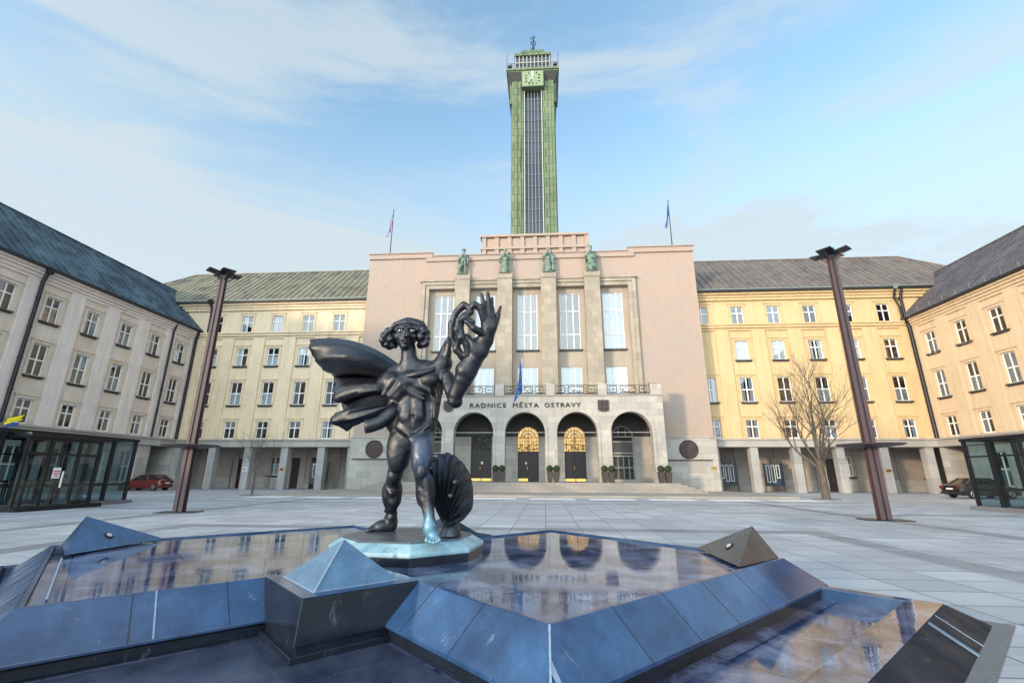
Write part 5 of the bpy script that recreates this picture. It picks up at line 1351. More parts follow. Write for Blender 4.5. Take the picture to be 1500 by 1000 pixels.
# ------------------------------------------------------------------ four green statues on the hall piers
def figure(label, x, kind):
    r = thing('statue', label, 'statue', (x, 45.95, 22.45), 0, 'green statues on the town hall piers')
    f = []
    C_ = lambda a, b, ra, rb, k=.05: f.append(('c', a, b, ra, rb, k, 'u'))
    E_ = lambda a, r_, k=.05: f.append(('e', a, r_ if isinstance(r_, tuple) else (r_,) * 3, k, 'u'))
    E_((0, 0, 2.82), (.17, .19, .22)); C_((0, 0, 2.35), (0, -.02, 2.75), .12, .1); E_((0, -.17, 2.8), .04)
    E_((0, 0, 2.1), (.34, .22, .36), .1)
    if kind == 0:                       # man with hat, legs apart, board behind
        E_((0, 0, 3.0), (.27, .27, .05), .02); E_((0, 0, 3.08), (.16, .16, .10), .03)
        C_((-.08, 0, 1.6), (.08, 0, 2.0), .25, .3); C_((-.12, 0, 1.55), (-.27, -.05, .85), .19, .14); C_((-.27, -.05, .85), (-.42, 0, .12), .14, .10); C_((-.42, 0, .08), (-.46, -.22, .06), .1, .07)
        C_((.14, 0, 1.55), (.24, -.05, .85), .19, .14); C_((.24, -.05, .85), (.28, 0, .12), .14, .10); C_((.28, 0, .08), (.30, -.22, .06), .1, .07)
        C_((-.36, 0, 2.3), (-.52, .05, 1.85), .13, .11); C_((-.52, .05, 1.85), (-.5, -.1, 1.45), .1, .08); C_((.36, 0, 2.3), (.48, .02, 1.8), .13, .1); C_((.48, .02, 1.8), (.5, -.1, 1.35), .1, .08)
        for k in range(5): C_((-.62 + .06 * k, .22, .35), (-.55 + .05 * k, .22, 2.45), .07, .09)
    elif kind == 1:                     # robed, raised arm, staff
        C_((0, 0, .25), (0, 0, 1.9), .40, .27, .1)
        for k in range(7): C_((-.30 + .1 * k, -.30 + .03 * abs(k - 3), .12), (-.16 + .055 * k, -.2, 1.7), .055, .04, .03)
        C_((.34, 0, 2.3), (.55, -.05, 2.05), .14, .11); C_((.55, -.05, 2.05), (.45, -.15, 2.55), .11, .09); C_((-.36, 0, 2.3), (-.5, 0, 1.75), .14, .11); C_((-.5, 0, 1.75), (-.52, -.1, 1.3), .11, .08)
        C_((.58, -.1, .05), (.56, -.1, 2.2), .05, .05); C_((-.56, -.1, .1), (-.54, -.1, 1.4), .07, .05); E_((0, .02, 2.9), (.2, .2, .17)); E_((-.15, -.3, .06), (.1, .17, .07)); E_((.15, -.3, .06), (.1, .17, .07))
    elif kind == 2:                     # robed with hanging drape over the arm
        C_((.03, 0, .3), (0, 0, 1.95), .34, .26, .1)
        for k in range(6): C_((-.22 + .1 * k, -.27, .12), (-.16 + .06 * k, -.2, 1.9), .055, .045, .03)
        C_((.36, 0, 2.3), (.56, 0, 1.85), .14, .12); C_((.56, 0, 1.9), (.58, .02, .35), .10, .18); C_((.42, .1, 2.1), (.48, .1, .4), .12, .2)
        C_((-.36, 0, 2.3), (-.5, -.05, 1.9), .13, .1); C_((-.5, -.05, 1.9), (-.2, -.25, 1.95), .1, .08); C_((-.5, .05, .1), (-.5, .05, 1.5), .12, .1)
        E_((-.1, -.3, .06), (.1, .17, .07)); E_((.25, -.3, .06), (.1, .17, .07)); E_((0, .02, 2.9), (.2, .2, .17))
    else:                               # broad cloak
        C_((.02, .02, .35), (.05, 0, 2.0), .48, .36, .1); C_((.40, .05, .4), (.42, .05, 2.2), .2, .17); C_((-.38, 0, .5), (-.36, 0, 2.25), .15, .17)
        for k in range(8): C_((-.42 + .12 * k, -.40 + .03 * abs(k - 3.5), .25), (-.2 + .07 * k, -.30, 2.0), .06, .05, .03)
        C_((-.40, -.05, 2.2), (-.54, -.1, 1.7), .14, .12); C_((-.54, -.1, 1.7), (-.56, -.22, .9), .1, .05); E_((0, .02, 2.9), (.2, .2, .16)); E_((-.15, -.36, .07), (.11, .2, .08)); E_((.22, -.36, .07), (.11, .2, .08))
        E_((0, 0, 3.02), (.22, .22, .06), .03)
    o = sdf_mesh('figure', f, .045, M['verdigris'], r, 1)
    b = MB(); b.box(-.62, .62, -.45, .4, .001, .06); b.build('plinth', M['verdigris'], r)
figure('green statue of a man in a brimmed hat, legs apart, on a hall pier', -8.6, 0)
figure('green robed statue with raised arm and staff, second pier from the left', -4.0, 1)
figure('green robed statue with long drape over one arm, third pier from the left', .66, 2)
figure('green statue in a broad heavy cloak, rightmost on the hall piers', 5.29, 3)
# ------------------------------------------------------------------ fountain: two raised square basins set cornerwise in a low pool
SQ = math.sqrt(2)
def ab(a, b, z): return ((a - b) / SQ, (a + b) / SQ, z)
def granite(name, c, lite, rough, streak, spec=.6, joints=False):
    t = NT(name); o = t.obj()
    base = t.mix(t.ramp(t.noise(o, 1.4, 6, .65), .35, .7), c, lite)
    base = t.mix(.55, base, t.ramp(t.noise(o, 5.5, 7, .75), .3, .72, (.45, .45, .45), (1.25, 1.25, 1.25)), 'MULTIPLY')
    if joints:
        bb = t.brick(t.map(o, (1, 1, 1), (0, 0, R(45))), 1.3, 1.3, .012, (.8, .8, .8), (1.1, 1.1, 1.1), (1.2, 1.25, 1.3), .5); base = t.mix(1, base, bb.outputs['Color'], 'MULTIPLY')
    sp = t.noise(o, 160, 2, .5); base = t.mix(.35, base, t.ramp(sp, .35, .7, (.35, .35, .35), (1.5, 1.5, 1.6)), 'MULTIPLY')
    lime = t.ramp(t.noise(t.map(o, (3, 3, .7)), 1.6, 7, .75, .5), .62, .74)
    base = t.mix(t.math('MULTIPLY', lime, streak), base, (.26, .31, .38))
    t.set('Base Color', base); t.set('Specular IOR Level', spec)
    t.set('Roughness', t.ramp(t.noise(o, 2.6, 6, .6), .3, .7, (rough * .6,) * 3, (rough * 1.5,) * 3))
    t.bump(t.noise(o, 2.0, 3), .05, .02)
    return t.mat
M['granite_sky_tint'] = granite('granite_sky_tint', (.010, .033, .095), (.038, .100, .225), .13, .6, .75)  # blue of the reflected sky put into the base colour
M['granite_black'] = granite('granite_black', (.007, .010, .018), (.016, .022, .036), .14, .35, .35)
M['granite_pale'] = granite('granite_pale', (.075, .15, .25), (.12, .21, .31), .33, .5, .6)
def water():
    t = NT('water'); o = t.obj()
    base = t.mix(t.ramp(t.noise(t.map(o, (1, 1, 1), (0, 0, R(45))), 1.6, 7, .7, .6), .42, .64), (.022, .036, .085), (.15, .185, .30))
    bb = t.brick(t.map(o, (1, 1, 1), (0, 0, R(45))), 1.4, 1.05, .012, (.9, .9, .9), (1.05, 1.05, 1.05), (.35, .35, .4), .5)
    base = t.mix(1, base, bb.outputs['Color'], 'MULTIPLY')
    spk = t.ramp(t.noise(o, 7, 4, .7), .68, .74); base = t.mix(t.math('MULTIPLY', spk, .35), base, (.35, .38, .42))
    t.set('Base Color', base); t.set('Roughness', t.ramp(t.noise(o, 1.3, 5, .6, .4), .40, .68, (.025,) * 3, (.10,) * 3)); t.set('Specular IOR Level', .62); t.set('IOR', 1.5)
    t.set('Specular Tint', (.40, .62, 1.0))
    h = t.noise(t.map(o, (2.4, .9, 1)), 3.0, 3)
    t.bump(h, .03, .02)
    return t.mat
M['water'] = water()
M['floor_wet'] = granite('floor_wet', (.014, .020, .042), (.060, .075, .125), .30, .55, .5, True)
M['kerb_dark'] = granite('kerb_dark', (.012, .015, .022), (.026, .032, .048), .45, .35, .08)
M['lime'] = flat('lime_deposit', (.20, .27, .36), .7, 0, .5, 25)
FO = thing('fountain', 'dark granite fountain of square basins with corner pyramids in the foreground', 'fountain', (0, 0, 0))
ZT, ZR, ZW = .50, .20, .475      # rim top, rim foot, upper water
lowb = MB()                         # low pool floor and its kerbs
def abox(mb, a0, a1, b0, b1, z0, z1):
    mb.hull8([ab(a0, b0, z0), ab(a1, b0, z0), ab(a1, b1, z0), ab(a0, b1, z0)], [ab(a0, b0, z1), ab(a1, b0, z1), ab(a1, b1, z1), ab(a0, b1, z1)])
A0, A1, B0_, B1 = -.85, 7.10, 1.12, 10.5
abox(lowb, A0 + .05, A1 - .05, B0_ + .05, B1 - .05, -.1, .03)
lowb.build('pool_floor', M['granite_black'], FO)
kb = MB()
def kerb(mb, a0, a1, b0, b1, ob):    # kerb with sloped outer face; ob = outward (da, db)
    lo_ = [ab(a0 + min(ob[0], 0) * .34, b0 + min(ob[1], 0) * .34, -.02), ab(a1 + max(ob[0], 0) * .34, b0 + min(ob[1], 0) * .34, -.02), ab(a1 + max(ob[0], 0) * .34, b1 + max(ob[1], 0) * .34, -.02), ab(a0 + min(ob[0], 0) * .34, b1 + max(ob[1], 0) * .34, -.02)]
    mb.hull8(lo_, [ab(a0, b0, .20), ab(a1, b0, .20), ab(a1, b1, .20), ab(a0, b1, .20)])
kerb(kb, A0, A1, B0_, B0_ + .24, (1, -1)); k1 = kb.build('kerb', M['kerb_dark'], FO, bevel=.012)
cp_ = MB(); abox(cp_, A0 + .01, A1 - .01, B0_ + .008, B0_ + .30, .2005, .205); cp_.build('coping', M['water'], k1)
kb = MB(); kerb(kb, A1 - .13, A1, B0_ + .242, B1, (1, 0)); kb.build('kerb', M['granite_sky_tint'], FO, bevel=.01)
kb = MB(); kerb(kb, A0, A0 + .13, B0_ + .242, B1, (-1, 0)); kb.build('kerb', M['granite_sky_tint'], FO, bevel=.01)
kb = MB(); kerb(kb, A0 + .132, A1 - .132, B1 - .13, B1, (0, 1)); kb.build('kerb', M['granite_sky_tint'], FO, bevel=.01)
for da in (.62, .95, 1.0):           # joints on the low kerb's sloping face
    jb = MB(); a = A1 - da; jb.bar(ab(a, B0_ - .004, .197), ab(a, B0_ - .343, -.018), .012 if da != .95 else .028, .006); jb.build('joint', M['lime'] if da != .95 else M['granite_pale'], k1)
wl = MB(); wl.quad(ab(A0 + .1, B0_ + .2, .055), ab(A1 - .1, B0_ + .2, .055), ab(A1 - .1, B1 - .1, .055), ab(A0 + .1, B1 - .1, .055))
wl.build('low_water', M['water'], FO)
fs = MB(); abox(fs, A0 + .14, 2.24, B0_ + .25, 5.16, .02, .062); abox(fs, 1.2, 2.22, 5.165, 5.3, .02, .060)
fs.build('front_floor', M['floor_wet'], FO)
# outline of the two joined squares (counter clockwise) with the notch blocks left out
OUT = [(2.6, 2.58), (6.86, 2.58), (6.86, 6.72), (4.26, 6.72), (4.26, 9.86), (-.26, 9.86), (-.26, 5.53), (2.6, 5.53)]
def offset(poly, d):
    n = len(poly); res = []
    for i in range(n):
        p0, p1, p2 = poly[i - 1], poly[i], poly[(i + 1) % n]
        e1 = (np.sign(p1[0] - p0[0]), np.sign(p1[1] - p0[1])); e2 = (np.sign(p2[0] - p1[0]), np.sign(p2[1] - p1[1]))
        n1 = (e1[1], -e1[0]); n2 = (e2[1], -e2[0])
        res.append((p1[0] + d * (n1[0] + n2[0]), p1[1] + d * (n1[1] + n2[1])))
    return res
LOW = offset(OUT, .35); INN = offset(OUT, -.045); BASE = offset(OUT, .27); BASE2 = offset(OUT, .31)
bs = MB(); n = len(OUT)
for i in range(n):
    j = (i + 1) % n
    bs.quad(ab(*BASE[i], .0), ab(*BASE[j], .0), ab(*BASE[j], .215), ab(*BASE[i], .215))
    bs.quad(ab(*BASE2[i], .0), ab(*BASE2[j], .0), ab(*BASE2[j], .15), ab(*BASE2[i], .15)); bs.quad(ab(*BASE2[i], .15), ab(*BASE2[j], .15), ab(*BASE[j], .15), ab(*BASE[i], .15))
bs.build('plinth', M['granite_black'], FO)
for i in range(n):                     # each rim run: flat top strip, sloping face, underside; jointed slabs
    j = (i + 1) % n
    r = MB(); O1, O2, L1, L2, I1, I2 = OUT[i], OUT[j], LOW[i], LOW[j], INN[i], INN[j]
    ring1 = [ab(*O1, ZT), ab(*L1, ZR), ab(*L1, ZR - .03), ab(*BASE[i], ZR - .03), ab(*I1, .40), ab(*I1, ZT)]
    ring2 = [ab(*O2, ZT), ab(*L2, ZR), ab(*L2, ZR - .03), ab(*BASE[j], ZR - .03), ab(*I2, .40), ab(*I2, ZT)]
    r.loft([ring1, ring2])
    o = r.build('rim', M['granite_sky_tint'], FO, bevel=.007)
    L = math.hypot(O2[0] - O1[0], O2[1] - O1[1]); k = max(1, round(L / .72))
    for q in range(1, k):
        t = q / k; pa = (O1[0] + (O2[0] - O1[0]) * t, O1[1] + (O2[1] - O1[1]) * t); ln_ = Vector((O2[0] - O1[0], O2[1] - O1[1])).normalized()
        pb = (pa[0] + ln_.y * .35, pa[1] - ln_.x * .35); pi_ = (pa[0] - ln_.y * .04, pa[1] + ln_.x * .04)
        jn = MB(); jn.bar(Vector(ab(*pa, ZT - .001)), Vector(ab(*pb, ZR - .001)), .007, .006); jn.bar(Vector(ab(*pa, ZT - .002)), Vector(ab(*pi_, ZT - .002)), .007, .006); jn.build('joint', M['black'], o)
    if i in (0,):
        lm = MB(); lm.bar(Vector(ab(*OUT[0], ZT + .001)), Vector(ab(*LOW[0], ZR + .001)),   .014, .006); P0 = Vector(ab(*OUT[0], ZT + .002)); P1 = Vector(ab(*LOW[0], ZR + .002)); E1 = Vector(ab(LOW[0][0] + .16, LOW[0][1], ZR + .003))
        c0 = P0.lerp(P1, .45); c1 = P0.lerp(P1, .62); e0 = E1.lerp(P1, .25); lm.quad(c0 + Vector((.004, 0, .002)), c1 + Vector((.004, 0, .002)), e0 + Vector((0, -.003, .002)), E1 + Vector((0, -.003, .002)))
        lm.build('lime_streak', M['lime'], o)
    if i == 6:
        lm = MB(); lm.bar(Vector(ab(.62, 5.53, ZT + .001)), Vector(ab(.62, 5.18, ZR + .001)), .012, .006); lm.build('lime_streak', M['lime'], o)
    if i == 5:
        lm = MB(); lm.bar(Vector(ab(-.10, 8.3, ZT + .002)), Vector(ab(-.10, 5.75, ZT + .002)), .016, .006); lm.build('lime_streak', M['lime'], o)
wu = MB(); wu.add([ab(*p, ZW) for p in offset(OUT, -.05)], [tuple(range(n))])
wu.build('upper_water', M['water'], FO)
# notch blocks: front one carries a full pyramid, the rear one too
def block(a0, a1, b0, b1, pale):
    b = MB(); g_ = .045
    b.hull8([ab(a0 - g_, b0 - g_, .17), ab(a1 + g_, b0 - g_, .17), ab(a1 + g_, b1 + g_, .17), ab(a0 - g_, b1 + g_, .17)], [ab(a0, b0, .508), ab(a1, b0, .508), ab(a1, b1, .508), ab(a0, b1, .508)])
    abox(b, a0 - .02, a1 + .02, b0 - .02, b1 + .02, .0, .169); abox(b, a0 - .075, a1 + .075, b0 - .075, b1 + .075, .0, .115)
    o = b.build('block', M['granite_black'], FO, bevel=.006)
    t = MB(); abox(t, a0 + .002, a1 - .002, b0 + .002, b1 - .002, .5085, .513); t.build('block_top', M['granite_sky_tint'], o)
    p = MB(); m_ = .14; ca, cb_ = (a0 + a1) / 2, (b0 + b1) / 2
    q = [ab(a0 + m_, b0 + m_, .514), ab(a1 - m_, b0 + m_, .514), ab(a1 - m_, b1 - m_, .514), ab(a0 + m_, b1 - m_, .514)]; top = ab(ca, cb_, .87 if pale else .83)
    p.add(q + [top], [(0, 1, 4), (1, 2, 4), (2, 3, 4), (3, 0, 4), (3, 2, 1, 0)])
    pm = p.build('pyramid', M['granite_pale'] if pale else M['granite_black'], FO)
    if pale:
        e = MB()
        for k in range(4): e.bar(q[k], q[(k + 1) % 4], .012, .010)
        e.bar(Vector(q[0]), Vector(top), .012, .01)
        e.build('lime_edge', M['lime'], pm)
block(1.50, 2.59, 4.36, 5.52, True)
block(4.28, 5.40, 6.74, 7.86, False)
# corner prisms with underwater lamps: three-sided pyramids cut across the outer corners
M['granite_grey'] = granite('granite_grey', (.020, .025, .036), (.040, .047, .062), .22, .35, .5)
M['lamp_lens'] = flat('lamp_lens', (.40, .42, .44), .15)
def corner_pyr(P1, P2, P3, top, lampside, mat):
    p = MB(); v = [ab(*P1, ZT + .002), ab(*P2, ZT + .002), ab(*P3, ZT + .002), top]
    p.add(v, [(0, 1, 2), (0, 1, 3), (1, 2, 3), (2, 0, 3)])
    o = p.build('corner_pyramid', mat, FO)
    c = (Vector(v[0]) * .36 + Vector(v[1]) * .30 + Vector(v[3]) * .34) if lampside > 0 else (Vector(v[0]) * .33 + Vector(v[1]) * .33 + Vector(v[3]) * .34)
    nrm = (Vector(v[1]) - Vector(v[0])).cross(Vector(v[3]) - Vector(v[0])).normalized()
    cc = sum((Vector(q) for q in v), Vector()) / 4
    if nrm.dot(c - cc) < 0: nrm = -nrm
    a1 = nrm.orthogonal().normalized(); a2 = nrm.cross(a1)
    def ring(r, d): return [c + nrm * d + (a1 * math.cos(2 * math.pi * k / 20) + a2 * math.sin(2 * math.pi * k / 20)) * r for k in range(20)]
    l = MB(); l.loft([ring(.062, .002), ring(.062, .012), ring(.040, .016)]); lo_ = l.build('lamp', M['black'], o, smooth=40)
    l = MB(); l.loft([ring(.038, .014), ring(.034, .020), ring(.012, .023)]); l.build('lamp_glass', M['lamp_lens'], lo_, smooth=40)
corner_pyr((5.78, 2.66), (6.80, 3.72), (6.82, 2.62), (2.70, 6.70, .875), 1, M['granite_grey'])
corner_pyr((-.08, 8.55), (1.06, 9.70), (-.16, 9.80), (-6.72, 6.78, .90), 0, M['granite_sky_tint'])
# pedestal of the statue
PD = thing('pedestal', 'low octagonal pedestal with pale turquoise patina under the bronze statue', 'pedestal', (-1.86, 6.66, .47))
def octr(r, z, sx=1.0, rot=22.5 - 6): return [(r * sx * math.cos(R(rot + 45 * k)), r * math.sin(R(rot + 45 * k)), z) for k in range(8)]
def patina():
    t = NT('patina'); o = t.obj(); x, y, z = t.sep(o)
    base = t.mix(t.ramp(t.noise(o, 3.0, 7, .65), .35, .66), (.10, .22, .29), (.30, .46, .53))
    base = t.mix(t.ramp(t.noise(t.map(o, (1, 1, .3)), 4.0, 6, .7), .60, .72), base, (.05, .08, .12))
    t.set('Base Color', base); t.set('Roughness', .42); t.set('Specular IOR Level', .6); t.bump(t.noise(o, 14, 5), .2, .01)
    return t.mat
M['patina'] = patina(); M['plate'] = granite('plate_bronze', (.050, .065, .085), (.085, .105, .12), .35, .3)
b = MB(); b.loft([octr(.98, .0, 1.04), octr(.98, .10, 1.04)]); b.build('base', M['granite_black'], PD, bevel=.008)
b = MB(); b.loft([octr(.99, .101, 1.04), octr(.99, .15, 1.04), octr(.82, .235, 1.07)]); b.build('skirt', M['patina'], PD, bevel=.012)
b = MB(); b.loft([octr(.82, .236, 1.07), octr(.80, .258, 1.07)]); b.build('top_plate', M['plate'], PD, bevel=.006)
# wet gravel strip along the outer kerb
gs = MB(); gs.quad(ab(A1 + .22, B0_ - .46, .005), ab(A1 + .50, B0_ - .46, .005), ab(A1 + .50, B1 + .5, .005), ab(A1 + .22, B1 + .5, .005)); gs.quad(ab(A0 - .5, B0_ - .46, .005), ab(A1 + .22, B0_ - .46, .005), ab(A1 + .22, B0_ - .22, .005), ab(A0 - .5, B0_ - .22, .005))
M['grit'] = flat('grit', (.13, .13, .14), .8, 0, .5, 18, .6)
struct(gs.build('gravel_strip', M['grit'], recalc=False))
# ------------------------------------------------------------------ lamp masts
def lamp(label, loc, rz):
    r = thing('lamp_mast', label, 'street lamp', loc, rz, 'rust coloured lamp masts on the square')
    b = MB(); b.box(-.75, .75, -.42, .42, .0, .03); b.build('base_plate', M['steel_dark'], r)
    for s in (-1, 1):                  # two channel sections with a gap between
        p = MB(); w0, w1, d0, d1 = .135, .10, .155, .105; z1 = 10.45
        p.hull8([(s * .035, -d0, .03), (s * (.05 + w0), -d0, .03), (s * (.05 + w0), -d0 + .07, .03), (s * .035, -d0 + .07, .03)], [(s * .035, -d1, z1), (s * (.035 + w1), -d1, z1), (s * (.035 + w1), -d1 + .06, z1), (s * .035, -d1 + .06, z1)])
        p.hull8([(s * .035, d0 - .07, .03), (s * (.05 + w0), d0 - .07, .03), (s * (.05 + w0), d0, .03), (s * .035, d0, .03)], [(s * .035, d1 - .06, z1), (s * (.035 + w1), d1 - .06, z1), (s * (.035 + w1), d1, z1), (s * .035, d1, z1)])
        p.hull8([(s * .035, -d0 + .072, .03), (s * .07, -d0 + .072, .03), (s * .07, d0 - .072, .03), (s * .035, d0 - .072, .03)], [(s * .035, -d1 + .062, z1), (s * .065, -d1 + .062, z1), (s * .065, d1 - .062, z1), (s * .035, d1 - .062, z1)])
        p.build('post', M['rust_paint'], r, bevel=.008)
    w_ = MB(); w_.hull8([(-.045, -.12, .03), (.045, -.12, .03), (.045, .12, .03), (-.045, .12, .03)], [(-.03, -.08, 10.5), (.03, -.08, 10.5), (.03, .08, 10.5), (-.03, .08, 10.5)]); w_.build('web', M['steel_dark'], r)
    d = MB(); d.lathe([(.30, -.10), (1.12, .0), (1.14, .03), (1.10, .05), (.30, .07)], 8, (0, 0, 2.63)); d.build('shelf', M['rust_paint'], r)
    for k in range(4):
        a = R(45 + 90 * k); ca, sa = math.cos(a), math.sin(a)
        def P(u, v, z): return (ca * u - sa * v, sa * u + ca * v, z)
        q = MB(); q.hull8([P(.10, -.28, 10.46), P(.70, -.28, 10.53), P(.70, .28, 10.53), P(.10, .28, 10.46)], [P(.10, -.28, 10.50), P(.70, -.28, 10.57), P(.70, .28, 10.57), P(.10, .28, 10.50)])
        o = q.build('reflector', M['lamp_panel'], r)
        q = MB(); q.bar(P(.05, 0, 10.1), P(.5, 0, 10.5), .04); q.build('bracket', M['rust_paint'], o)
    h = MB(); h.box(-.13, .13, -.13, .13, 10.3, 10.75); h.build('head', M['lamp_panel'], r)
    return r
lamp('rust coloured lamp mast with four reflectors on the left, beside the red car', (-14.88, 19.0, 0), R(8))
lamp('rust coloured lamp mast with four reflectors on the right, in front of the bare tree', (12.15, 18.6, 0), R(-6))

# ------------------------------------------------------------------ glass pavilions over the underground stairs
def pavilion(label, x, side, y1, y0, door):
    r = thing('glass_pavilion', label, 'pavilion', (x, y1, 0), 0, 'glass stair pavilions on the square')
    s = -side; L = y1 - y0; Wd = 5.2; Hh = 3.3          # local: front face on x=0, running to -y; body goes to s*Wd
    b = MB(); b.box(min(-s * .25, s * Wd), max(-s * .25, s * Wd), -L, .25, 0, .18); b.build('curb', M['paving_dark'], r, bevel=.01)
    def slope(xx): return Hh + .02 * abs(xx)
    ys = [-L * k / 12 for k in range(13)]
    fm = MB()
    def post(xa, ya, z1, w=.13): fm.box(xa - w / 2, xa + w / 2, ya - w / 2, ya + w / 2, .18, z1)
    for ya in ys: post(0, ya, Hh - .121); post(s * Wd, ya, Hh - .121)
    for k in range(1, 4): post(s * Wd * k / 4, 0, Hh - .121)
    for z in (.95, 2.45):
        if z == .95 or not door: fm.bar((0, -.051, z), (0, -L, z), .07)
        fm.bar((s * Wd, 0, z), (s * Wd, -L, z), .07)
    fm.bar((.051 * s, 0, .95), (s * (Wd - .051), 0, .95), .07)
    fm.build('frame', M['steel_dark'], r)
    gl = MB()
    for (pa, pb) in (((0, 0), (0, -L)), ((s * Wd, 0), (s * Wd, -L)), ((0, 0), (s * Wd, 0))): gl.quad((pa[0], pa[1], .2), (pb[0], pb[1], .2), (pb[0], pb[1], Hh - .1), (pa[0], pa[1], Hh - .1))
    gl.build('glazing', M['glass_clear'], r)
    rf = MB(); rf.box(min(-s * .12, s * (Wd + .1)), max(-s * .12, s * (Wd + .1)), .0, .10, Hh - .12, Hh + .02); rf.box(min(-s * .12, -s * .04), max(-s * .12, -s * .04), -L, -.001, Hh - .12, Hh + .02); rf.box(min(s * Wd, s * (Wd + .1)), max(s * Wd, s * (Wd + .1)), -L, -.001, Hh - .12, Hh + .02)
    for ya in ys: rf.bar((-s * .04, ya - .06, Hh - .06), (s * Wd, ya - .06, Hh - .06), .07, .11)
    for k in range(1, 6): rf.bar((s * Wd * k / 6, -.01, Hh - .01), (s * Wd * k / 6, -L, Hh - .01), .05)
    rf.build('roof_frame', M['steel_dark'], r)
    rg = MB(); rg.quad((-s * .1, 0, Hh + .025), (s * (Wd + .08), 0, Hh + .025), (s * (Wd + .08), -L, Hh + .025), (-s * .1, -L, Hh + .025)); rg.build('roof_glass', M['glass_roof'], r)
    st = MB()                                            # stair well enclosure and handrails inside
    st.box(min(s * 1.4, s * 3.9), max(s * 1.4, s * 3.9), -L * .9, -2.6, .181, .25); 
    for q in (1.4, 3.9):
        for k in range(9): st.bar((s * q, -2.6 - k * 1.1, .25), (s * q, -2.6 - k * 1.1, 1.15), .05)
        st.bar((s * q, -2.6, 1.15), (s * q, -2.6 - 8.8, 1.15), .06)
    st.build('handrail', M['steel_dark'], r)
    if door:                                             # projecting entrance box with door
        e = thing('entrance', None, None, (0, 0, 0)); e.parent = r
        fb = MB(); ya, yb = -2.9, -6.2
        for y in (ya, yb, -3.9, -5.2):
            fb.box(-s * .92, -s * .80, y - .06, y + .06, .18, Hh - .3)
        for z in (Hh - .36, 2.32): fb.bar((-s * .86, ya, z), (-s * .86, yb, z), .10)
        fb.bar((-s * .86, ya, .25), (-s * .86, -3.9, .25), .08); fb.bar((-s * .86, ya, Hh - .3), (0, ya, Hh - .3), .1); fb.bar((-s * .86, yb, Hh - .3), (0, yb, Hh - .3), .1); fb.bar((-s * .86, ya, .95), (-s * .06, ya, .95), .06)
        fb.box(min(-s * 1.02, -s * .2), max(-s * 1.02, -s * .2), yb - .1, ya + .1, Hh - .29, Hh - .14); fb.box(min(-s * 1.4, -s * .3), max(-s * 1.4, -s * .3), yb - .2, ya + .2, 0, .178)
        fb.build('entrance_frame', M['steel_dark'], e)
        gq = MB(); gq.quad((-s * .86, ya, .3), (-s * .86, yb, .3), (-s * .86, yb, Hh - .3), (-s * .86, ya, Hh - .3)); gq.quad((-s * .86, ya, .3), (0, ya, .3), (0, ya, Hh - .3), (-s * .86, ya, Hh - .3)); gq.build('entrance_glass', M['glass_clear'], e)
        d = MB(); d.bar((-s * .95, -4.5, .9), (-s * .95, -4.5, 1.6), .05); d.build('door_handle', M['frame_white'], e)
        sg = MB(); sg.box(min(-s * .93, -s * .95), max(-s * .93, -s * .95), -4.95, -4.62, 1.3, 1.75); so = sg.build('sign', M['frame_white'], e)
        sr = MB()
        for (p, q) in (((-4.92, 1.6), (-4.65, 1.6)), ((-4.92, 1.5), (-4.65, 1.5)), ((-4.85, 1.4), (-4.7, 1.4))): sr.bar((-s * .955, p[0], p[1]), (-s * .955, q[0], q[1]), .01, .05)
        sr.build('sign_marks', M['red_paint'], so)
    return r
M['glass_roof'] = glass('glass_roof', (.55, .60, .62), .05)
M['red_paint'] = flat('red_paint', (.55, .03, .05), .5)
pavilion('dark framed glass stair pavilion with projecting entrance left of the fountain', -22.5, 1, 24.6, 9.0, True)
pavilion('dark framed glass stair pavilion at the right edge in front of the black car', 20.8, -1, 25.0, 10.0, False)

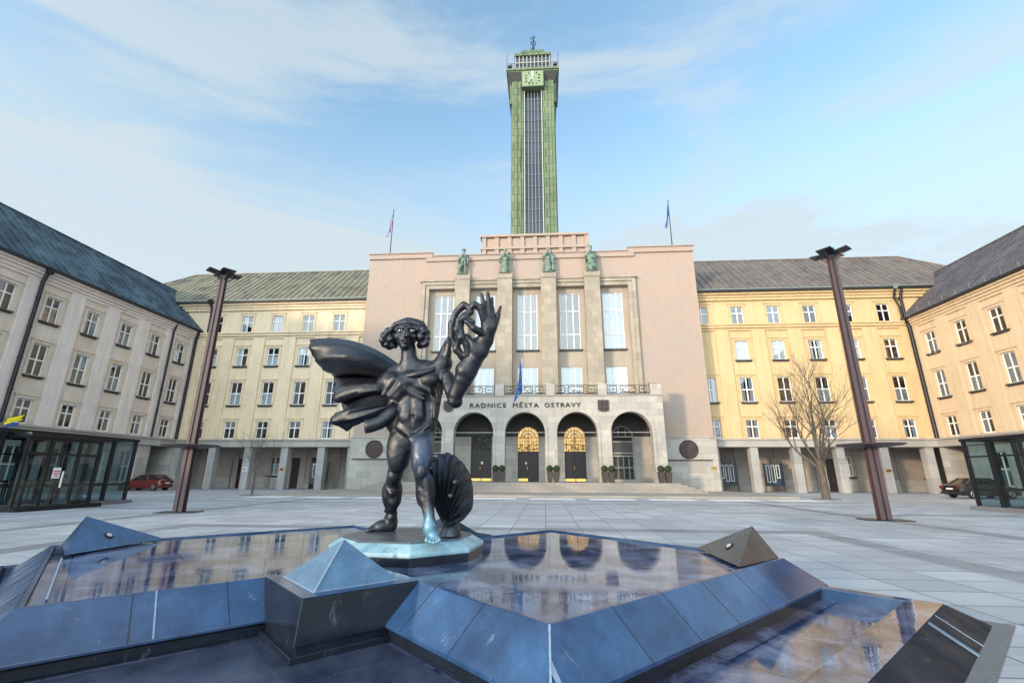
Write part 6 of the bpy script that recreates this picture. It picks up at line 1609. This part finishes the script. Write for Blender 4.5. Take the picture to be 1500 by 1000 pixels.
# ------------------------------------------------------------------ trees
def tree(name, label, loc, height, seed, spread, r0, nmain, twig, mats):
    rnd = random.Random(seed)
    root = thing(name, label, 'tree', loc)
    tk = MB(); br = MB()
    fork = height * (.28 if spread > .3 else .36)
    pts = [(0, 0, 0), (.04 * r0, 0, fork * .45), (-.1 * r0, .1 * r0, fork)]
    tk.tube([(0, 0, -.05), (0, 0, .12)] + pts[1:], [r0 * 1.45, r0 * 1.12, r0 * .95, r0 * .9], 12)
    def grow(p, d, L, r, lvl):
        n = 4 if lvl < 3 else 3; path = [p]; q = p.copy(); dd = d.copy()
        for i in range(n):
            dd = (dd + Vector((rnd.uniform(-.24, .24), rnd.uniform(-.24, .24), rnd.uniform(-.08, .16)))).normalized()
            q = q + dd * (L / n); path.append(q.copy())
        rad = [r * (1 - .55 * i / n) for i in range(n + 1)]
        br.tube(path, rad, 7 if lvl < 2 else (5 if lvl < 3 else 3), cap=False)
        if lvl >= twig: return
        k = 3 if lvl == 1 else 4
        for i in range(k + (1 if lvl < 2 else 0)):
            t = rnd.uniform(.30, 1.0) if i else 1.0
            s = min(int(t * n), n - 1); pp = path[s].lerp(path[s + 1], t * n - s)
            base = (path[s + 1] - path[s]).normalized(); sv = base.orthogonal().normalized(); sv.rotate(Matrix.Rotation(rnd.uniform(0, 6.283), 3, base))
            ang = R(rnd.uniform(22, 52)) if i else R(rnd.uniform(4, 18))
            nd = (base * math.cos(ang) + sv * math.sin(ang)).normalized(); nd.z += .10; nd.normalize()
            grow(pp, nd, L * rnd.uniform(.48, .72), max(.0045, r * (.44 if i else .42)), lvl + 1)
    top = Vector(pts[-1])
    for i in range(nmain):
        a = 2 * math.pi * (i + rnd.uniform(-.3, .3)) / nmain; tilt = R(rnd.uniform(6, 22)) if i % 2 == 0 else R(rnd.uniform(34, 62)) * min(1, spread / .42)
        d = Vector((math.cos(a) * math.sin(tilt), math.sin(a) * math.sin(tilt), math.cos(tilt)))
        z = top.z - rnd.uniform(0, fork * .28) if i else top.z
        grow(Vector((0, 0, z)), d, height * (rnd.uniform(.36, .46) if i % 2 == 0 else rnd.uniform(.26, .36)), r0 * rnd.uniform(.34, .48), 0)
    tk.build('trunk', mats, root, smooth=60); br.build('branches', mats, root, smooth=60, recalc=False)
    gm = MB(); gm.quad((-.7, -.7, .006), (.7, -.7, .006), (.7, .7, .006), (-.7, .7, .006))
    return root
def bark():
    t = NT('bark'); o = t.obj()
    base = t.mix(t.ramp(t.noise(t.map(o, (6, 6, 1.5)), 2, 6, .7), .35, .7), (.055, .046, .038), (.135, .115, .09))
    t.set('Base Color', base); t.set('Roughness', .9); t.bump(t.noise(t.map(o, (9, 9, 2)), 3, 5), .6, .03); return t.mat
M['bark'] = bark()
tree('bare_tree', 'large leafless tree with spreading branches before the right arcade', (19.2, 34.8, 0), 9.2, 23, .46, .24, 7, 4, M['bark'])
tree('sapling', 'thin young leafless tree before the left arcade', (-21.8, 34.8, 0), 4.9, 5, .25, .07, 5, 3, M['bark'])
pit = MB(); pit.slab([(19.2 + .9 * math.cos(R(30 * k)), 34.8 + .9 * math.sin(R(30 * k))) for k in range(12)], .002, .012); struct(pit.build('tree_pit', M['grit']))
pit = MB(); pit.slab([(-21.8 + .8 * math.cos(R(30 * k)), 34.8 + .8 * math.sin(R(30 * k))) for k in range(12)], .002, .012); struct(pit.build('tree_pit', M['grit']))

# ------------------------------------------------------------------ cars (local: nose to -x, y across, z up)
def car_paint(name, c):
    t = NT(name); o = t.obj()
    t.set('Base Color', c); t.set('Roughness', .28); t.set('Metallic', .15); t.set('Coat Weight', .7); t.set('Coat Roughness', .06)
    return t.mat
def car(name, label, loc, rz, paint, prof, roof, Lc, Wc, wheels):
    r = thing(name, label, 'car', loc, rz)
    # body: cross sections along the length; (x, z low, z belt, half width)
    b = MB(); rings = []
    for (x, zl, zb, hw) in prof:
        rings.append([(x, -hw * .93, zl), (x, -hw, zl + .12), (x, -hw * 1.0, (zl + zb) * .5), (x, -hw * .93, zb - .05), (x, -hw * .82, zb), (x, hw * .82, zb), (x, hw * .93, zb - .05), (x, hw, (zl + zb) * .5), (x, hw, zl + .12), (x, hw * .93, zl)])
    b.loft(rings); body = b.build('body', paint, r, smooth=50, bevel=.03)
    g_ = MB(); rg = []
    for (x, z, hw) in roof: rg.append((x, z, hw))
    (xa, za, wa), (xb_, zb_, wb_), (xc, zc, wc), (xd, zd, wd) = rg       # windscreen foot, roof front, roof rear, rear screen foot
    def q(x, z, w_): return (x, -w_, z), (x, w_, z)
    A, B_, Cc, Dd = q(*rg[0]), q(*rg[1]), q(*rg[2]), q(*rg[3])
    g_.quad(A[0], A[1], B_[1], B_[0]); g_.build('windscreen', M['car_glass'], r); g_ = MB(); g_.quad(Dd[0], Cc[0], Cc[1], Dd[1]); g_.build('rear_window', M['car_glass'], r)
    for k in (0, 1): g_ = MB(); g_.quad(A[k], B_[k], Cc[k], Dd[k]); g_.build('side_window', M['car_glass'], r)
    rf = MB(); rf.hull8([B_[0], Cc[0], Cc[1], B_[1]], [(B_[0][0] + .1, B_[0][1] + .06, B_[0][2] + .05), (Cc[0][0] - .1, Cc[0][1] + .06, Cc[0][2] + .05), (Cc[1][0] - .1, Cc[1][1] - .06, Cc[1][2] + .05), (B_[1][0] + .1, B_[1][1] - .06, B_[1][2] + .05)])
    for k in (0, 1):
        rf.bar(A[k], B_[k], .09, .07); rf.bar(Dd[k], Cc[k], .14, .10); m0 = Vector(A[k]).lerp(Vector(Dd[k]), .52); m1 = Vector(B_[k]).lerp(Vector(Cc[k]), .52); rf.bar(m0, m1, .09, .06); rf.bar(B_[k], Cc[k], .07, .07)
    rf.build('roof', paint, r, bevel=.02)
    for wx in wheels:
        for s in (-1, 1):
            w_ = MB(); y = s * (Wc / 2 - .10); ri = []
            for (rad, yy) in ((.20, -.09), (.30, -.09), (.315, -.05), (.315, .05), (.30, .09), (.20, .09)): ri.append([(wx + rad * math.cos(2 * math.pi * k / 20), y + yy, .315 + rad * math.sin(2 * math.pi * k / 20)) for k in range(20)])
            w_.loft(ri); w = w_.build('wheel', M['tyre'], r, smooth=40)
            h_ = MB(); yo = y + s * .085
            for k in range(6): a = k * math.pi / 3; h_.bar((wx, yo, .315), (wx + .19 * math.cos(a), yo, .315 + .19 * math.sin(a)), .06, .03)
            h_.tube([(wx + .19 * math.cos(2 * math.pi * k / 16), yo, .315 + .19 * math.sin(2 * math.pi * k / 16)) for k in range(16)], .02, 5, closed=True)
            h_.build('rim', M['alloy'], w)
    x1 = prof[-1][0]; zb = prof[-2][2]
    for s in (-1, 1):
        t = MB(); t.box(x1 - .12, x1 + .03, min(s * .52, s * (Wc / 2 - .06)), max(s * .52, s * (Wc / 2 - .06)), zb - .34, zb - .12); t.build('tail_light', M['tail'], r, bevel=.02)
        t = MB(); t.box(prof[0][0] - .02, prof[0][0] + .14, min(s * .48, s * (Wc / 2 - .1)), max(s * .48, s * (Wc / 2 - .1)), .55, .70); t.build('headlight', M['alloy'], r, bevel=.02)
        t = MB(); t.box(roof[0][0] + .25, roof[0][0] + .42, min(s * Wc / 2, s * (Wc / 2 + .16)), max(s * Wc / 2, s * (Wc / 2 + .16)), .95, 1.07); t.build('mirror', paint, r, bevel=.02)
    t = MB(); t.box(x1 + .02, x1 + .045, -.26, .26, .62, .73); t.build('number_plate', M['frame_white'], r)
    t = MB(); t.box(x1 - .12, x1 + .07, -Wc / 2 + .08, Wc / 2 - .08, .30, .46); t.build('bumper', paint, r, bevel=.03)
    for s in (-1, 1):
        for wd in (roof[0][0] + .35, roof[0][0] + 1.35, roof[0][0] + 2.2): d = MB(); d.bar((wd, s * (Wc / 2 + .002), .40), (wd, s * (Wc / 2 - .055), .88), .012); d.build('door_gap', M['black'], body)
    return r
M['car_glass'] = flat('car_glass', (.015, .018, .02), .06, 0, .1); M['tyre'] = flat('tyre', (.012, .012, .012), .85); M['alloy'] = flat('alloy', (.5, .5, .5), .3, .8); M['tail'] = flat('tail_light', (.10, .012, .014), .2)
hatch = [(-1.92, .32, .58, .66), (-1.86, .22, .70, .76), (-1.3, .2, .86, .82), (-.75, .2, .92, .83), (.4, .2, .95, .83), (1.3, .2, .98, .82), (1.72, .24, 1.0, .78), (1.84, .32, .90, .72)]
car('red_car', 'small red hatchback parked near the corner of the left arcade', (-37.3, 42.9, 0), R(4), car_paint('paint_red', (.13, .010, .012)), hatch, [(-.95, .91, .70), (-.2, 1.37, .60), (1.05, 1.38, .60), (1.66, .98, .68)], 3.8, 1.66, (-1.18, 1.22)).scale = (1.04, 1.02, 1.02)
sedan = [(-2.25, .34, .60, .70), (-2.18, .22, .70, .80), (-1.5, .2, .88, .88), (-.85, .2, .94, .89), (.5, .2, .97, .89), (1.5, .2, 1.0, .88), (2.1, .26, 1.0, .82), (2.24, .36, .90, .74)]
car('black_car', 'black saloon car parked behind the right glass pavilion', (32.2, 38.3, 0), R(184), car_paint('paint_black', (.010, .011, .014)), sedan, [(-1.05, .93, .76), (-.3, 1.40, .64), (.85, 1.40, .64), (1.65, .99, .72)], 4.5, 1.78, (-1.4, 1.4))

# ------------------------------------------------------------------ flags
def cloth(pts_fn, nu, nv):
    vs = [pts_fn(i / nu, j / nv) for i in range(nu + 1) for j in range(nv + 1)]
    return vs, [(i * (nv + 1) + j, i * (nv + 1) + j + 1, (i + 1) * (nv + 1) + j + 1, (i + 1) * (nv + 1) + j) for i in range(nu) for j in range(nv)]
M['flag_red'] = flat('flag_red', (.30, .035, .06), .8); M['flag_blue'] = flat('flag_blue', (.035, .075, .30), .8); M['flag_white'] = flat('flag_white', (.55, .55, .56), .8); M['flag_eu'] = flat('flag_eu', (.03, .11, .42), .8); M['flag_yellow'] = flat('flag_yellow', (.85, .72, .02), .7); M['flag_star'] = flat('flag_star', (.75, .6, .05), .7)
def roof_flag(label, x, mats, split, cat_loc):
    r = thing('flag', label, 'flag', cat_loc, 0, 'flags on the town hall roof')
    p = MB(); p.tube([(0, 0, 0), (0.02, 0, 5.9)], [.06, .035], 8); p.ball((.02, 0, 5.95), .07); p.build('pole', M['steel_dark'], r, smooth=50)
    for (mt, v0, v1) in split:
        def fn(u, v):
            vv = v0 + (v1 - v0) * v            # hanging limp: the fly end droops down along the pole
            d = .42 * u + .10 * math.sin(3 * vv * math.pi) * u
            return (-d - .10 * u * math.sin(u * 7), .12 * math.sin(9 * u + 2 * vv) * u, 5.7 - vv * 1.5 - 2.9 * u ** 1.1 * (1 - .35 * vv))
        b = MB(); vs, fs = cloth(fn, 14, 5); b.add(vs, fs); o = b.build('cloth', M[mt], r, smooth=80); solid(o, .012)
roof_flag('limp red white and blue flag on the left roof pole', 0, None, [('flag_blue', 0, .34), ('flag_white', .34, .45), ('flag_red', .45, 1.0)], (-17.3, 46.9, 25.45))
roof_flag('limp dark blue flag on the right roof pole', 0, None, [('flag_blue', 0, 1.0)], (14.3, 46.9, 25.45))
r = thing('flag', 'bright blue flag with yellow stars drooping from the balcony', 'flag', (-2.05, 43.62, 8.9))
p = MB(); p.tube([(.1, .1, .0), (.05, -1.25, 3.1)], [.035, .025], 8); p.ball((.05, -1.27, 3.15), .05); p.build('pole', M['frame_white'], r, smooth=50)
def fn(u, v):
    t = 1 - v; px_, py_, pz_ = .1 - .05 * t, .1 - 1.35 * t, 3.1 * t
    return (px_ - .1 - .75 * u * (1 - t) - .12 * u + .10 * math.sin(8 * u + 3 * v) * (u), py_ + .10 * math.sin(6 * u + 4 * v) * u, pz_ * .88 + .35 - (1.55 + .2 * v) * u * (.35 + .65 * (1 - t)) - .25 * u)
b = MB(); vs, fs = cloth(fn, 14, 12); b.add(vs, fs); fl_ = b.build('cloth', M['flag_eu'], r, smooth=80); solid(fl_, .012)
for k in range(7):
    u, v = .45 + .22 * math.cos(k * .9), .55 + .25 * math.sin(k * .9); q = Vector(fn(u, v)); st = MB(); st.ball(q + Vector((0, -.03, 0)), (.05, .015, .05), 6, 4); st.build('star', M['flag_star'], fl_)
r = thing('flag', 'small yellow flag on a slanted pole at a left wing window', 'flag', (-39.3, 29.9, 4.75), 0)
p = MB(); p.tube([(0, 0, 0), (.75, 2.0, .95)], .025, 8); p.build('pole', M['steel_dark'], r)
b = MB(); vs, fs = cloth(lambda u, v: (.45 + .30 * v + .04 * math.sin(6 * u), 1.2 + .8 * v + .05 * math.sin(5 * u + 2 * v), .56 + .38 * v - .46 * u * (1 - .15 * v)), 8, 8); b.add(vs, fs); o = b.build('cloth', M['flag_yellow'], r, smooth=80); solid(o, .012)
b = MB(); vs, fs = cloth(lambda u, v: (.47 + .26 * v, 1.22 + .62 * v, .10 + .32 * v - .26 * u - .08 * math.sin(9 * v)), 6, 8); b.add(vs, fs); o = b.build('cloth', M['flag_blue'], r, smooth=80); solid(o, .012)

# ------------------------------------------------------------------ planters with clipped box balls
M['planter'] = flat('planter', (.045, .035, .03), .6); M['soil'] = flat('soil', (.02, .015, .01), .9)
def leafm():
    t = NT('box_leaf'); o = t.obj()
    t.set('Base Color', t.mix(t.ramp(t.noise(o, 9, 3), .35, .7), (.018, .032, .012), (.055, .085, .03))); t.set('Roughness', .7); return t.mat
M['leaf'] = leafm()
def planter():
    r = thing('planter', 'x', 'planter', (0, 0, 0), 0, 'planters with box balls on the town hall steps')
    rnd = random.Random(2)
    b = MB(); w0, w1, h = .19, .27, .86
    b.hull8([(-w0, -w0, .0), (w0, -w0, .0), (w0, w0, .0), (-w0, w0, .0)], [(-w1, -w1, h), (w1, -w1, h), (w1, w1, h), (-w1, w1, h)]); pt = b.build('pot', M['planter'], r, bevel=.01)
    q = MB(); q.box(-w1 - .03, w1 + .03, -w1 - .03, w1 + .03, h + .002, h + .06); q.build('rim', M['planter'], pt, bevel=.01)
    f = MB()
    for k in range(900):
        a, z = rnd.uniform(0, 6.283), rnd.uniform(-1, 1); s = math.sqrt(1 - z * z); rr = .29 * rnd.uniform(.82, 1.08); c = Vector((rr * s * math.cos(a), rr * s * math.sin(a), 1.17 + rr * z))
        n = Vector((rnd.uniform(-1, 1), rnd.uniform(-1, 1), rnd.uniform(-1, 1))).normalized(); u = n.orthogonal().normalized() * .035; v = n.cross(u).normalized() * .022
        f.quad(c - u, c - v, c + u, c + v)
    f.ball((0, 0, 1.17), .24, 12, 8); f.build('box_ball', M['leaf'], r, recalc=False)
    return r
pl0 = planter()
px_list = [(-4.42, 42.7, 'left of the central golden door, outer one'), (-3.83, 42.7, 'left of the central golden door, inner one'), (.42, 42.7, 'right of the central golden door'), (1.03, 42.7, 'left of the right golden door'), (5.22, 42.7, 'right of the right golden door'), (5.84, 42.7, 'left of the barred porch window'), (10.1, 42.7, 'left one of the pair right of the portal'), (10.72, 42.7, 'right one of the pair right of the portal')]
for i, (x, y, d) in enumerate(px_list):
    o = pl0 if i == 0 else copy_tree(pl0)
    o.location = (x, y, .902); o.rotation_euler.z = .0; o['label'] = 'tapered planter with box ball, ' + d

# ------------------------------------------------------------------ notice boards and plaques in the arcades
def board(label, x, rz, seed):
    r = thing('notice_board', label, 'notice board', (x, 50.2, 0), rz, 'dark notice boards under the arcades'); rnd = random.Random(seed)
    b = MB(); b.box(-.85, .85, -.06, .06, .55, 2.75); b.build('panel', M['sign_navy'], r, bevel=.01)
    for q in (-.87, .87): p = MB(); p.box(q - .03, q + .03, -.05, .05, .001, 2.9); p.build('post', M['steel_dark'], r)
    t = MB(); t.box(-.2, .45, -.09, .03, 2.752, 3.25); t.build('crest_box', M['sign_dark'], r)
    w_ = MB()
    for k in range(3):
        xa = -.66 + .46 * k; h = rnd.uniform(1.25, 1.7); z = 2.6
        for (x0, x1, z0, z1) in ((xa, xa + .05, z - h, z), (xa + .27, xa + .32, z - h, z), (xa + .051, xa + .269, z - .06, z), (xa + .051, xa + .269, z - h, z - h + .06)): w_.box(x0, x1, -.075, -.061, z0, z1)
    w_.build('poster_strips', M['frame_white'], r)
M['sign_navy'] = flat('sign_navy', (.012, .018, .032), .25)
board('dark notice board with white strips in the first right arcade bay', 18.5, R(-8), 1)
board('dark notice board with white strips in the second right arcade bay', 23.0, R(-8), 2)
board('dark notice board with white strips in the left arcade beside the black door', -24.3, R(10), 3)
def plaque(label, x, z, w_, h_, mt):
    r = thing('plaque', label, 'plaque', (x, 47.838, z), 0, 'small plaques on the arcade pillars')
    b = MB(); b.box(-w_ / 2, w_ / 2, -.03, .0, -h_ / 2, h_ / 2); b.build('plate', M[mt], r)
    q = MB()
    for k in range(3): q.box(-w_ / 2 + .05 + k * (w_ - .08) / 3, -w_ / 2 + .02 + (k + 1) * (w_ - .08) / 3, -.034, -.031, -h_ / 4, h_ / 4)
    q.build('marks', M['iron'], r)
M['orange_paint'] = flat('orange_paint', (.5, .22, .10), .6)
plaque('orange plaque on the arcade pillar behind the sapling', -27.15, 2.0, .46, .42, 'orange_paint')
plaque('white plaque on the arcade pillar left of the sapling', -31.15, 2.0, .46, .36, 'frame_white')
plaque('yellowish plaque on the pillar behind the right lamp mast', 32.5, 2.05, .5, .36, 'brass')
